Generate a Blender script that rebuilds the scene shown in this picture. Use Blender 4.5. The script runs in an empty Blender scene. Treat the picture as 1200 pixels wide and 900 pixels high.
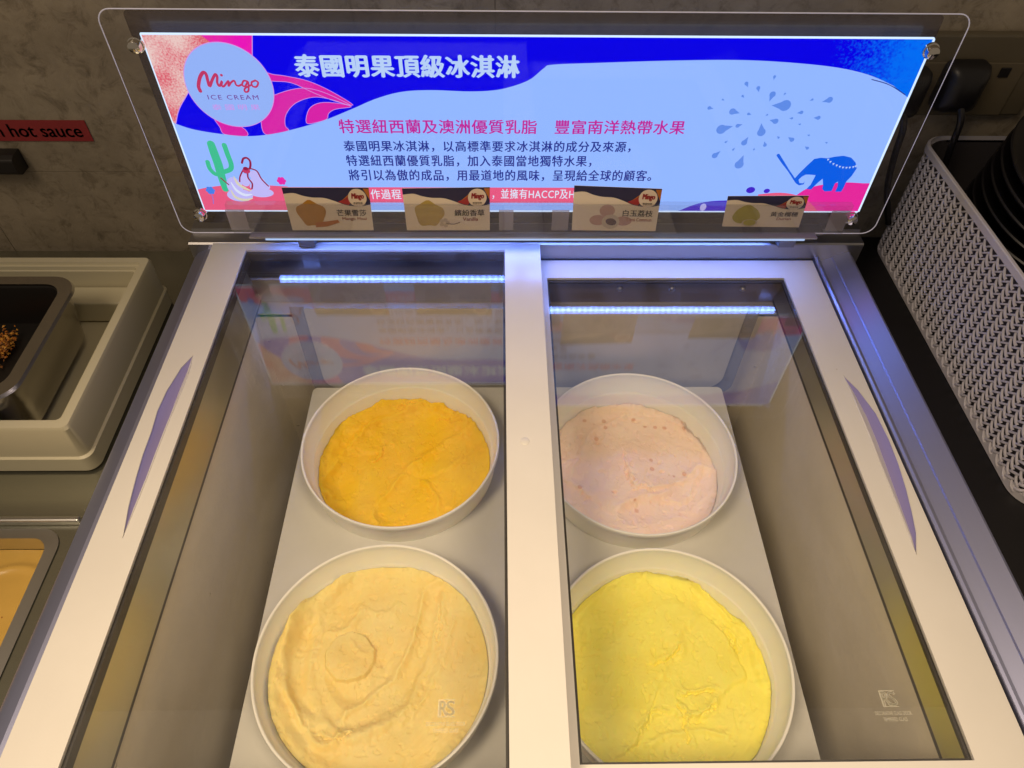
import bpy, bmesh, math, random
import numpy as np
from mathutils import Vector, Matrix
from mathutils.geometry import tessellate_polygon
C = bpy.context.scene
COL = C.collection
random.seed(7)
R = math.radians

# ------------------------------------------------------------------ camera
cam = bpy.data.cameras.new("camera"); co = bpy.data.objects.new("camera", cam); COL.objects.link(co)
F, P, YW, RO, H = 832.1, .8629, -.0254, .0170, .5687
cam.sensor_width = 36; cam.lens = F / 1200 * 36; cam.clip_start = .02; cam.clip_end = 50
right = Vector((math.cos(YW), math.sin(YW), 0)); f0 = Vector((-math.sin(YW), math.cos(YW), 0))
fw = f0 * math.cos(P) + Vector((0, 0, -math.sin(P))); up = f0 * math.sin(P) + Vector((0, 0, math.cos(P)))
r2 = right * math.cos(RO) + up * math.sin(RO); u2 = up * math.cos(RO) - right * math.sin(RO)
m = Matrix((r2, u2, -fw)).transposed().to_4x4(); m.translation = (0, 0, H)
co.matrix_world = m; C.camera = co

# ------------------------------------------------------------------ light
w = bpy.data.worlds.new("World"); C.world = w; w.use_nodes = True
w.node_tree.nodes['Background'].inputs[0].default_value = (1, .80, .58, 1)
w.node_tree.nodes['Background'].inputs[1].default_value = .19
def lamp(name, kind, loc, target, energy, color, **kw):
    l = bpy.data.lights.new(name, kind); l.energy = energy; l.color = color
    for k, v in kw.items(): setattr(l, k, v)
    o = bpy.data.objects.new(name, l); COL.objects.link(o); o.location = loc
    o.rotation_euler = (Vector(target) - Vector(loc)).to_track_quat('-Z', 'Y').to_euler()
    return o
for x, y, e in ((.44, -.20, 68), (-.60, -.20, 81)):
    lamp("ceiling_downlight", 'SPOT', (x, y, 1.50), (x * .10, .07, 0), e, (1, .78, .52), spot_size=R(50), spot_blend=1, shadow_soft_size=.24)
lamp("ceiling_lamp", 'AREA', (-1.0, -.45, 1.8), (.1, .5, 0), 9.5, (1, .80, .58), size=.7)
C.view_settings.view_transform = 'Standard'; C.view_settings.look = 'None'
C.view_settings.exposure = 0; C.view_settings.gamma = 1
C.cycles.use_denoising = True
C.cycles.transparent_max_bounces = 24; C.cycles.max_bounces = 10; C.cycles.sample_clamp_indirect = 6
C.cycles.caustics_reflective = False; C.cycles.caustics_refractive = False

# ------------------------------------------------------------------ helpers
def tag(o, label=None, cat=None, group=None, kind=None):
    if label: o['label'] = label
    if cat: o['category'] = cat
    if group: o['group'] = group
    if kind: o['kind'] = kind
    return o
def empty(name, loc=(0, 0, 0), rot=(0, 0, 0), **kw):
    o = bpy.data.objects.new(name, None); COL.objects.link(o); o.location = loc; o.rotation_euler = rot
    o.empty_display_size = .05
    return tag(o, **kw)
class MB:
    def __init__(s): s.v = []; s.f = []; s.m = []
    def add(s, vs, fs, mi=0):
        n = len(s.v); s.v += [tuple(v) for v in vs]; s.f += [tuple(i + n for i in f) for f in fs]; s.m += [mi] * len(fs)
    def box(s, x0, x1, y0, y1, z0, z1, mi=0):
        s.add([(x, y, z) for z in (z0, z1) for y in (y0, y1) for x in (x0, x1)],
              [(0, 2, 3, 1), (4, 5, 7, 6), (0, 1, 5, 4), (2, 6, 7, 3), (0, 4, 6, 2), (1, 3, 7, 5)], mi)
    def lathe(s, prof, n=96, mi=0, c=(0, 0, 0)):
        vs = [(c[0] + r * math.cos(2 * math.pi * k / n), c[1] + r * math.sin(2 * math.pi * k / n), c[2] + z) for r, z in prof for k in range(n)]
        fs = [(j * n + k, j * n + (k + 1) % n, (j + 1) * n + (k + 1) % n, (j + 1) * n + k) for j in range(len(prof) - 1) for k in range(n)]
        s.add(vs, fs, mi)
    def tube(s, pts, r, n=8, mi=0, closed=False):
        pts = [Vector(p) for p in pts]; N = len(pts); vs = []
        for i, p in enumerate(pts):
            a = pts[(i - 1) % N] if closed else pts[max(i - 1, 0)]; b = pts[(i + 1) % N] if closed else pts[min(i + 1, N - 1)]
            t = (b - a).normalized(); x = t.cross(Vector((0, 0, 1)))
            if x.length < 1e-3: x = t.cross(Vector((0, 1, 0)))
            x.normalize(); y = t.cross(x)
            rr = r[i] if isinstance(r, (list, tuple)) else r
            vs += [p + (x * math.cos(2 * math.pi * k / n) + y * math.sin(2 * math.pi * k / n)) * rr for k in range(n)]
        M = N if closed else N - 1
        fs = [(j * n + k, j * n + (k + 1) % n, ((j + 1) % N) * n + (k + 1) % n, ((j + 1) % N) * n + k) for j in range(M) for k in range(n)]
        if not closed: fs += [tuple(range(n))[::-1], tuple(range((N - 1) * n, N * n))]
        s.add(vs, fs, mi)
    def sweep(s, prof, y0, y1, mi=0, axis='y'):      # open (a,z) profile extruded along y (or x)
        n = len(prof); g = (lambda a, t, z: (a, t, z)) if axis == 'y' else (lambda a, t, z: (t, a, z))
        s.add([g(a, y0, z) for a, z in prof] + [g(a, y1, z) for a, z in prof], [(i, i + 1, n + i + 1, n + i) for i in range(n - 1)], mi)
    def flat(s, poly, d, mi=0, f=None):              # polygon in the (x,z) plane at y=d
        f = f or (lambda a, b: (a, d, b))
        tr = tessellate_polygon([[Vector((a, b, 0)) for a, b in poly]])
        s.add([f(a, b) for a, b in poly], tr, mi)
    def build(s, name, mats, parent=None, bevel=0, smooth=False, seg=2, ang=35):
        me = bpy.data.meshes.new(name); me.from_pydata(s.v, [], s.f)
        for mt in (mats if isinstance(mats, (list, tuple)) else [mats]): me.materials.append(mt)
        me.polygons.foreach_set('material_index', s.m)
        bm = bmesh.new(); bm.from_mesh(me); bmesh.ops.recalc_face_normals(bm, faces=bm.faces[:]); bm.to_mesh(me); bm.free()
        if smooth:
            me.polygons.foreach_set('use_smooth', [True] * len(me.polygons)); me.set_sharp_from_angle(angle=R(ang))
        me.update(); o = bpy.data.objects.new(name, me); COL.objects.link(o); o.parent = parent
        if bevel:
            b = o.modifiers.new('bevel', 'BEVEL'); b.width = bevel; b.segments = seg; b.limit_method = 'ANGLE'; b.angle_limit = R(40)
        return o
def catmull(pts, n=6, closed=False):
    pts = [np.array(p, float) for p in pts]; N = len(pts); out = []
    for i in range(N if closed else N - 1):
        g = (lambda k: pts[k % N]) if closed else (lambda k: pts[min(max(k, 0), N - 1)])
        a, b, c, d = g(i - 1), g(i), g(i + 1), g(i + 2)
        for k in range(n):
            t = k / n; out.append(tuple(.5 * (2 * b + (c - a) * t + (2 * a - 5 * b + 4 * c - d) * t * t + (3 * b - a - 3 * c + d) * t ** 3)))
    if not closed: out.append(tuple(pts[-1]))
    return out
def ribbon(mb, pts, wd, d, mi, n=6, f=None):         # flat stroke with round ends
    f = f or (lambda a, b: (a, d, b))
    p = catmull([q[:2] for q in pts], n); N = len(p)
    ws = [np.interp(i / (N - 1), np.linspace(0, 1, len(wd)), wd) for i in range(N)] if isinstance(wd, (list, tuple)) else [wd] * N
    L, Rr = [], []
    for i in range(N):
        a, b = np.array(p[max(i - 1, 0)]), np.array(p[min(i + 1, N - 1)]); t = b - a; t = t / (np.linalg.norm(t) + 1e-9)
        nn = np.array([-t[1], t[0]]) * ws[i] / 2; L.append(tuple(np.array(p[i]) + nn)); Rr.append(tuple(np.array(p[i]) - nn))
    mb.add([f(*q) for q in L + Rr], [(i, i + 1, N + i + 1, N + i) for i in range(N - 1)], mi)
    for q, r in ((p[0], ws[0] / 2), (p[-1], ws[-1] / 2)): disc(mb, q, r, r, d - .00002, mi, f=None if f is None else (lambda a, b, f=f: f(a, b)))
def disc(mb, c, rx, ry, d, mi, n=32, f=None, rot=0):
    f = f or (lambda a, b: (a, d, b)); ca, sa = math.cos(rot), math.sin(rot)
    pts = [(rx * math.cos(2 * math.pi * k / n), ry * math.sin(2 * math.pi * k / n)) for k in range(n)]
    mb.add([f(c[0] + x * ca - y * sa, c[1] + x * sa + y * ca) for x, y in pts], [tuple(range(n))], mi)
def text_geo(body, bold=0, spacing=1.0, shear=0):
    cu = bpy.data.curves.new('t', 'FONT'); cu.body = body; cu.offset = bold; cu.resolution_u = 3; cu.space_character = spacing; cu.shear = shear
    ob = bpy.data.objects.new('t', cu); COL.objects.link(ob); dg = bpy.context.evaluated_depsgraph_get()
    ev = ob.evaluated_get(dg); me = ev.to_mesh()
    v = np.array([tuple(x.co) for x in me.vertices]).reshape(-1, 3); fs = [tuple(p.vertices) for p in me.polygons]
    ev.to_mesh_clear(); bpy.data.objects.remove(ob); bpy.data.curves.remove(cu)
    return v, fs
def text(mb, body, x0, x1, z0, z1, d, mi, bold=0, spacing=1.0, shear=0, f=None):
    f = f or (lambda a, b: (a, d, b))
    v, fs = text_geo(body, 0, spacing, shear)
    if not len(v): return
    lo, hi = v.min(0), v.max(0); a = (v - lo) / (hi - lo + 1e-9); e = bold * (z1 - z0)
    for dx, dz in (((0, 0),) if not bold else ((-e, 0), (e, 0), (0, e * .6), (0, -e * .6))):
        mb.add([f(x0 + q[0] * (x1 - x0) + dx, z0 + q[1] * (z1 - z0) + dz) for q in a], fs, mi)
def rrect(x0, x1, y0, y1, r, n=8):
    out = []
    for cx, cy, a in ((x1 - r, y1 - r, 0), (x0 + r, y1 - r, 90), (x0 + r, y0 + r, 180), (x1 - r, y0 + r, 270)):
        out += [(cx + r * math.cos(R(a + 90 * k / n)), cy + r * math.sin(R(a + 90 * k / n))) for k in range(n + 1)]
    return out
def fill_holes(outer, holes):                        # flat sheet with holes -> verts2d, faces
    bm = bmesh.new(); es = []
    for lp in [outer] + holes:
        vs = [bm.verts.new((a, b, 0)) for a, b in lp]; es += [bm.edges.new((vs[i], vs[(i + 1) % len(vs)])) for i in range(len(vs))]
    bmesh.ops.triangle_fill(bm, use_beauty=True, use_dissolve=False, edges=es)
    bm.verts.index_update(); v = [tuple(q.co)[:2] for q in bm.verts]; f = [tuple(q.index for q in x.verts) for x in bm.faces]; bm.free()
    return v, f
def plate(mb, outer, holes, z0, z1, mi=0):           # horizontal plate with holes and its side walls
    v, f = fill_holes(outer, holes)
    mb.add([(a, b, z1) for a, b in v], f, mi); mb.add([(a, b, z0) for a, b in v], f, mi)
    for lp in [outer] + holes:
        n = len(lp); mb.add([(a, b, z1) for a, b in lp] + [(a, b, z0) for a, b in lp], [(i, (i + 1) % n, n + (i + 1) % n, n + i) for i in range(n)], mi)

# ------------------------------------------------------------------ materials
def srgb(r, g, b):
    return tuple(((c / 255) / 12.92 if c <= 10 else ((c / 255 + .055) / 1.055) ** 2.4) for c in (r, g, b)) + (1,)
def nodes(name):
    mt = bpy.data.materials.new(name); mt.use_nodes = True; nt = mt.node_tree
    return mt, nt, nt.nodes, nt.links
def mat(name, col, rough=.5, metal=0, spec=.5, var=0, vscale=20, bump=0, bscale=200, stretch=None, sss=0, specks=None, coat=0, grains=0):
    mt, nt, N, L = nodes(name); b = N['Principled BSDF']; col = tuple(col)[:3] + (1,)
    b.inputs['Base Color'].default_value = col; b.inputs['Roughness'].default_value = rough; b.inputs['Metallic'].default_value = metal
    b.inputs['Specular IOR Level'].default_value = spec; b.inputs['Coat Weight'].default_value = coat
    if sss: b.inputs['Subsurface Weight'].default_value = sss; b.inputs['Subsurface Radius'].default_value = (.012, .008, .004); b.inputs['Subsurface Scale'].default_value = 1
    tc = N.new('ShaderNodeTexCoord'); vec = tc.outputs['Object']
    if stretch:
        mp = N.new('ShaderNodeMapping'); mp.inputs['Scale'].default_value = stretch; L.new(vec, mp.inputs['Vector']); vec = mp.outputs['Vector']
    src = None
    if var:
        nz = N.new('ShaderNodeTexNoise'); nz.inputs['Scale'].default_value = vscale; nz.inputs['Detail'].default_value = 6; nz.inputs['Roughness'].default_value = .65; L.new(vec, nz.inputs['Vector'])
        mx = N.new('ShaderNodeMix'); mx.data_type = 'RGBA'; L.new(nz.outputs['Fac'], mx.inputs[0])
        mx.inputs[6].default_value = tuple(c * (1 - var) for c in col[:3]) + (1,); mx.inputs[7].default_value = tuple(min(1, c * (1 + var)) for c in col[:3]) + (1,)
        src = mx.outputs[2]
    if specks:                                       # frost grains / flecks: (colour, scale, threshold)
        vo = N.new('ShaderNodeTexVoronoi'); vo.inputs['Scale'].default_value = specks[1]; L.new(tc.outputs['Object'], vo.inputs['Vector'])
        cr = N.new('ShaderNodeMath'); cr.operation = 'LESS_THAN'; cr.inputs[1].default_value = specks[2]; L.new(vo.outputs['Distance'], cr.inputs[0])
        sp = N.new('ShaderNodeSeparateColor'); L.new(vo.outputs['Color'], sp.inputs[0])
        g = N.new('ShaderNodeMath'); g.operation = 'GREATER_THAN'; g.inputs[1].default_value = specks[3] if len(specks) > 3 else .7; L.new(sp.outputs[0], g.inputs[0])
        mu = N.new('ShaderNodeMath'); mu.operation = 'MULTIPLY'; L.new(cr.outputs[0], mu.inputs[0]); L.new(g.outputs[0], mu.inputs[1])
        m2 = N.new('ShaderNodeMix'); m2.data_type = 'RGBA'; L.new(mu.outputs[0], m2.inputs[0]); m2.inputs[7].default_value = tuple(specks[0])[:3] + (1,)
        if src: L.new(src, m2.inputs[6])
        else: m2.inputs[6].default_value = col
        src = m2.outputs[2]
    if src: L.new(src, b.inputs['Base Color'])
    if bump:
        n2 = N.new('ShaderNodeTexNoise'); n2.inputs['Scale'].default_value = bscale; n2.inputs['Detail'].default_value = 5; L.new(vec, n2.inputs['Vector'])
        bp = N.new('ShaderNodeBump'); bp.inputs['Strength'].default_value = bump; bp.inputs['Distance'].default_value = .002; L.new(n2.outputs['Fac'], bp.inputs['Height']); L.new(bp.outputs[0], b.inputs['Normal'])
        if grains:                                   # scattered frost grains standing off the sheet
            vo = N.new('ShaderNodeTexVoronoi'); vo.inputs['Scale'].default_value = grains; L.new(tc.outputs['Object'], vo.inputs['Vector'])
            sp = N.new('ShaderNodeSeparateColor'); L.new(vo.outputs['Color'], sp.inputs[0]); n3 = N.new('ShaderNodeTexNoise'); n3.inputs['Scale'].default_value = 9; L.new(tc.outputs['Object'], n3.inputs['Vector'])
            ad = N.new('ShaderNodeMath'); ad.operation = 'ADD'; L.new(sp.outputs[0], ad.inputs[0]); L.new(n3.outputs['Fac'], ad.inputs[1])
            g = N.new('ShaderNodeMath'); g.operation = 'GREATER_THAN'; g.inputs[1].default_value = 1.12; L.new(ad.outputs[0], g.inputs[0])
            mr = N.new('ShaderNodeMapRange'); L.new(vo.outputs['Distance'], mr.inputs[0]); mr.inputs[1].default_value = .0; mr.inputs[2].default_value = .13; mr.inputs[3].default_value = 1; mr.inputs[4].default_value = 0
            mu = N.new('ShaderNodeMath'); mu.operation = 'MULTIPLY'; L.new(mr.outputs[0], mu.inputs[0]); L.new(g.outputs[0], mu.inputs[1])
            b2 = N.new('ShaderNodeBump'); b2.inputs['Strength'].default_value = 1; b2.inputs['Distance'].default_value = .0025; L.new(mu.outputs[0], b2.inputs['Height']); L.new(bp.outputs[0], b2.inputs['Normal']); L.new(b2.outputs[0], b.inputs['Normal'])
    return mt
def emit(name, col, s=1.0):
    mt, nt, N, L = nodes(name); N.remove(N['Principled BSDF']); e = N.new('ShaderNodeEmission')
    e.inputs[0].default_value = tuple(col)[:3] + (1,); e.inputs[1].default_value = s; L.new(e.outputs[0], N['Material Output'].inputs[0]); return mt
def clear(name, tint=(1, 1, 1), refl=1.0, f0=.04, haze=0, hazecol=(.7, .7, .75), rough=0.0, smudge=False):   # clear sheet: Schlick mix of transparent and glossy
    mt, nt, N, L = nodes(name); N.remove(N['Principled BSDF'])
    ge = N.new('ShaderNodeNewGeometry'); dt = N.new('ShaderNodeVectorMath'); dt.operation = 'DOT_PRODUCT'
    L.new(ge.outputs['Normal'], dt.inputs[0]); L.new(ge.outputs['Incoming'], dt.inputs[1])
    def mth(op, a, b=None):
        n = N.new('ShaderNodeMath'); n.operation = op
        for i, q in enumerate((a, b)):
            if q is None: continue
            if isinstance(q, (int, float)): n.inputs[i].default_value = q
            else: L.new(q, n.inputs[i])
        return n.outputs[0]
    c = mth('ABSOLUTE', dt.outputs['Value']); fr = mth('ADD', mth('MULTIPLY', mth('POWER', mth('SUBTRACT', 1, c), 5), 1 - f0), f0); fr = mth('MINIMUM', mth('MULTIPLY', fr, refl), 1)
    t = N.new('ShaderNodeBsdfTransparent'); t.inputs[0].default_value = tuple(tint) + (1,)
    g = N.new('ShaderNodeBsdfGlossy'); g.inputs['Roughness'].default_value = rough
    mx = N.new('ShaderNodeMixShader'); L.new(fr, mx.inputs[0]); L.new(t.outputs[0], mx.inputs[1]); L.new(g.outputs[0], mx.inputs[2]); out = mx.outputs[0]
    if haze:
        d = N.new('ShaderNodeBsdfDiffuse'); d.inputs[0].default_value = tuple(hazecol) + (1,)
        m2 = N.new('ShaderNodeMixShader'); m2.inputs[0].default_value = haze; L.new(out, m2.inputs[1])
        if smudge:
            tc = N.new('ShaderNodeTexCoord'); mp = N.new('ShaderNodeMapping'); mp.inputs['Scale'].default_value = (9, 2.2, 1); mp.inputs['Rotation'].default_value = (0, 0, .5); L.new(tc.outputs['Object'], mp.inputs[0])
            nz = N.new('ShaderNodeTexNoise'); nz.inputs['Scale'].default_value = 2.2; nz.inputs['Detail'].default_value = 7; nz.inputs['Distortion'].default_value = .7; L.new(mp.outputs[0], nz.inputs[0])
            mr = N.new('ShaderNodeMapRange'); L.new(nz.outputs[0], mr.inputs[0]); mr.inputs[1].default_value = .35; mr.inputs[2].default_value = .75; mr.inputs[3].default_value = .2 * haze; mr.inputs[4].default_value = 2.4 * haze; L.new(mr.outputs[0], m2.inputs[0])
        L.new(d.outputs[0], m2.inputs[2]); out = m2.outputs[0]
    L.new(out, N['Material Output'].inputs[0]); return mt
def emit_noise(name, c1, c2, scale, lo, hi, s=1.0, grad=None):       # printed speckle between two inks; grad=(x0,x1) ramps the mix along x
    mt, nt, N, L = nodes(name); N.remove(N['Principled BSDF']); tc = N.new('ShaderNodeTexCoord')
    nz = N.new('ShaderNodeTexNoise'); nz.inputs['Scale'].default_value = scale; nz.inputs['Detail'].default_value = 3; L.new(tc.outputs['Object'], nz.inputs[0])
    n3 = N.new('ShaderNodeTexNoise'); n3.inputs['Scale'].default_value = 22; L.new(tc.outputs['Object'], n3.inputs[0])
    ad = N.new('ShaderNodeMath'); ad.operation = 'ADD'; L.new(nz.outputs[0], ad.inputs[0])
    if grad:
        sp = N.new('ShaderNodeSeparateXYZ'); L.new(tc.outputs['Object'], sp.inputs[0]); mr = N.new('ShaderNodeMapRange'); L.new(sp.outputs[0], mr.inputs[0])
        mr.inputs[1].default_value, mr.inputs[2].default_value = grad; mr.inputs[3].default_value = -.5; mr.inputs[4].default_value = .6; L.new(mr.outputs[0], ad.inputs[1])
    else:
        q = N.new('ShaderNodeMath'); q.operation = 'MULTIPLY_ADD'; L.new(n3.outputs[0], q.inputs[0]); q.inputs[1].default_value = 1.2; q.inputs[2].default_value = -.6; L.new(q.outputs[0], ad.inputs[1])
    mr2 = N.new('ShaderNodeMapRange'); L.new(ad.outputs[0], mr2.inputs[0]); mr2.inputs[1].default_value, mr2.inputs[2].default_value = lo, hi
    mx = N.new('ShaderNodeMix'); mx.data_type = 'RGBA'; L.new(mr2.outputs[0], mx.inputs[0]); mx.inputs[6].default_value = c1; mx.inputs[7].default_value = c2
    e = N.new('ShaderNodeEmission'); L.new(mx.outputs[2], e.inputs[0]); e.inputs[1].default_value = s; L.new(e.outputs[0], N['Material Output'].inputs[0]); return mt

M = {}
M['white'] = mat('white_plastic', (.69, .66, .62), .28, var=.06, vscale=11, bump=.03, bscale=500, specks=((.42, .36, .28), 26, .022, .80))
M['white2'] = mat('white_plastic_rail', (.68, .65, .61), .33, var=.03, vscale=7)
M['dark'] = mat('dark_gasket', (.035, .03, .028), .45)
M['brownmetal'] = mat('brown_lip_metal', (.24, .19, .15), .42, metal=.6, var=.1, vscale=30)
M['mirror'] = mat('polished_aluminium', (.46, .45, .38), .38, metal=1)
M['steel'] = mat('brushed_steel', (.62, .61, .60), .30, metal=1, var=.06, vscale=60, stretch=(1, .03, 1))
M['rimsteel'] = mat('rim_steel_sign_tint', (.52, .55, .82), .40, metal=.95, var=.06, vscale=60, stretch=(1, .03, 1))  # base tinted blue to carry the light reflected from the sign
M['darksteel'] = mat('dark_steel', (.20, .19, .19), .38, metal=.8)
M['liner'] = mat('aluminium_liner', (.80, .725, .575), .5, metal=.03, var=.14, vscale=9, bump=.28, bscale=110, grains=55)
M['ledge'] = mat('ledge_grey', (.30, .275, .255), .5, var=.1, vscale=14)
M['cabinet'] = mat('cabinet_paint', (.09, .085, .08), .4)
M['shelf'] = mat('grey_shelf_plastic', (.60, .59, .56), .42, var=.09, vscale=14, bump=.12, bscale=60, specks=((.90, .87, .80), 40, .10, .90))
M['shelfdark'] = mat('shelf_edge_rubber', (.24, .225, .23), .5)
M['glass'] = clear('lid_glass', (.985, .985, .975), 1.4, .045, haze=.010, hazecol=(.85, .84, .88), smudge=True)
M['etch'] = clear('etched_glass', (.95, .95, .95), .3, .04, haze=.40, hazecol=(.80, .78, .66))
M['groove_reflection'] = mat('handle_recess_reflection', (.27, .24, .50), .3)  # lavender is the sign's reflection painted onto white plastic
M['screw'] = mat('screw_steel', (.5, .45, .4), .3, metal=1)
M['channel'] = mat('channel_aluminium', (.50, .49, .52), .35, metal=.8)
M['tub'] = mat('tub_plastic', (.90, .87, .78), .38, sss=.5)
M['tubrim'] = mat('tub_rim_plastic', (.93, .91, .86), .33)

# ------------------------------------------------------------------ setting and walls
mb = MB(); mb.box(-3, 3, -2.5, 1.5, -.95, -.9)
tag(mb.build('floor', mat('floor_tile', (.06, .055, .05), .6, var=.2, vscale=3)), kind='structure')
def wall_mat():
    mt, nt, N, L = nodes('stone_tile'); b = N['Principled BSDF']; b.inputs['Roughness'].default_value = .62
    tc = N.new('ShaderNodeTexCoord'); n1 = N.new('ShaderNodeTexNoise'); n1.inputs['Scale'].default_value = 9; n1.inputs['Detail'].default_value = 8; n1.inputs['Roughness'].default_value = .7; L.new(tc.outputs['Object'], n1.inputs[0])
    n2 = N.new('ShaderNodeTexNoise'); n2.inputs['Scale'].default_value = 38; n2.inputs['Detail'].default_value = 9; n2.inputs['Roughness'].default_value = .75; n2.inputs['Distortion'].default_value = .6; L.new(tc.outputs['Object'], n2.inputs[0])
    r1 = N.new('ShaderNodeValToRGB'); L.new(n1.outputs[0], r1.inputs[0]); e = r1.color_ramp.elements
    e[0].position = .3; e[0].color = (.265, .222, .16, 1); e[1].position = .7; e[1].color = (.48, .405, .30, 1)
    r2 = N.new('ShaderNodeValToRGB'); L.new(n2.outputs[0], r2.inputs[0]); e = r2.color_ramp.elements
    e[0].position = .33; e[0].color = (.40, .38, .34, 1); e[1].position = .50; e[1].color = (1, 1, 1, 1)
    mx = N.new('ShaderNodeMix'); mx.data_type = 'RGBA'; mx.blend_type = 'MULTIPLY'; mx.inputs[0].default_value = .8; L.new(r1.outputs[0], mx.inputs[6]); L.new(r2.outputs[0], mx.inputs[7]); L.new(mx.outputs[2], b.inputs['Base Color'])
    bp = N.new('ShaderNodeBump'); bp.inputs['Strength'].default_value = .5; bp.inputs['Distance'].default_value = .003; L.new(n2.outputs[0], bp.inputs['Height']); L.new(bp.outputs[0], b.inputs['Normal']); return mt
WY = .86
wall = empty('tiled_wall', (0, WY, -.9), label='brown grey stone tiled wall behind the freezer', cat='wall')
mb = MB(); mb.box(-2.2, 2.0, .012, .1, 0, 2.9); mb.build('backing', mat('grout', (.10, .085, .065), .8), wall)
mb = MB()
for i in range(-3, 3):
    for j in range(-1, 5):
        x0 = -.005 + i * .727; z0 = .9 + .012 + (j - 1) * .60
        mb.box(x0 + .0003, x0 + .7267, 0, .012, max(z0 + .0003, 0), z0 + .5997)
mb.build('tile', wall_mat(), wall, bevel=.0004)

# ------------------------------------------------------------------ freezer
fz = empty('chest_freezer', (0, .4, -.9), label='ice cream chest freezer with white framed sliding glass lids', cat='freezer')
FO = Vector((0, -.4, .9))
def fpart(mb, name, mats, parent=None, **kw):
    if parent is None: mb.v = [(x, y - .4, z + .9) for x, y, z in mb.v]; parent = fz
    else: mb.v = [(x, y - .4, z + .9) for x, y, z in mb.v]
    return mb.build(name, mats, parent, **kw)
# cabinet shell, steel rims
mb = MB(); plate(mb, [(-.392, .035), (.466, .035), (.466, .768), (-.392, .768)], [[(-.335, .055), (.385, .055), (.385, .70), (-.335, .70)]], -.88, -.055)
fpart(mb, 'cabinet', M['cabinet'])
mb = MB()
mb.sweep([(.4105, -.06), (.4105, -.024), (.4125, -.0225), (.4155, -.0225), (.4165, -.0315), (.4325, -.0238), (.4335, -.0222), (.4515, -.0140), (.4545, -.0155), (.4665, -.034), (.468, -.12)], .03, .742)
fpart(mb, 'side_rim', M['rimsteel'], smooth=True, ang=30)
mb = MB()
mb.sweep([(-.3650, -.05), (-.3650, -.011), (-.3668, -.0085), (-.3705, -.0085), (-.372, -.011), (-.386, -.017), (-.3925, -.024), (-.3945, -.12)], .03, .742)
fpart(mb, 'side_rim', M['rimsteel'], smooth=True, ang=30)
mb = MB(); mb.sweep([(.7235, -.06), (.7235, -.004), (.7255, -.002), (.744, -.002), (.746, .004), (.768, .004), (.770, -.12)], -.3945, .468, axis='x')
fpart(mb, 'back_rim', mat('back_rim_steel', (.36, .35, .36), .34, metal=.9, var=.05, vscale=40, stretch=(.03, 1, 1)), smooth=True, ang=30)
# inside: dark gasket line, polished strip, liner walls
for a, s in ((-.3175, 1), (.3655, -1)):
    mb = MB(); zt_ = -.016 if s > 0 else -.037; mb.sweep([(a - s * .005, -.066), (a - s * .004, zt_), (a - s * .001, zt_), (a + s * .0055, -.066), (a - s * .005, -.066)], .056, .69); fpart(mb, 'inner_strip', M['mirror'])
for a, s in ((-.3165, 1), (.3645, -1)):
    mb = MB(); mb.box(min(a + s * .004, a - s * .006), max(a + s * .004, a - s * .006), .056, .69, -.0715, -.0663); fpart(mb, 'gasket', M['dark'])
mb = MB()
X0, X1, Y0, Y1, ZB = -.318, .366, .058, .668, -.52
g = 26
def wallgrid(mb, p, u, v, nu, nv):
    vs = [tuple(Vector(p) + Vector(u) * i / nu + Vector(v) * j / nv) for j in range(nv + 1) for i in range(nu + 1)]
    mb.add(vs, [(j * (nu + 1) + i, j * (nu + 1) + i + 1, (j + 1) * (nu + 1) + i + 1, (j + 1) * (nu + 1) + i) for j in range(nv) for i in range(nu)])
wallgrid(mb, (X0, Y0, ZB), (0, Y1 - Y0, 0), (0, 0, -.072 - ZB), 2, 2); wallgrid(mb, (X1, Y0, ZB), (0, Y1 - Y0, 0), (0, 0, -.072 - ZB), 2, 2)
wallgrid(mb, (X0, Y1, ZB), (X1 - X0, 0, 0), (0, 0, -.072 - ZB), 2, 2); wallgrid(mb, (X0, Y0, ZB), (X1 - X0, 0, 0), (0, 0, -.06 - ZB), 2, 2)
wallgrid(mb, (X0, Y0, ZB), (X1 - X0, 0, 0), (0, Y1 - Y0, 0), 2, 2)
fpart(mb, 'liner', M['liner'])
mb = MB(); mb.box(X0, X1, .668, .692, -.078, -.072); lip = fpart(mb, 'back_ledge', M['ledge'], bevel=.001)
mb = MB(); mb.box(X0, .040, .690, .6945, -.072, -.034); fpart(mb, 'back_strip', M['ledge'])
mb = MB(); mb.box(.0402, X1, .690, .6945, -.072, -.034)
lip = fpart(mb, 'back_lip', M['brownmetal'], bevel=.001)
for x in (.155, .223, .315):
    mb = MB(); mb.lathe([(0, .0035), (.0028, .003), (.0042, .001), (.0042, 0)], 16)
    mb.v = [(x + a, .6895 - c, -.048 + b) for a, b, c in mb.v]; fpart(mb, 'screw', M['screw'], lip, smooth=True)

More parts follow.
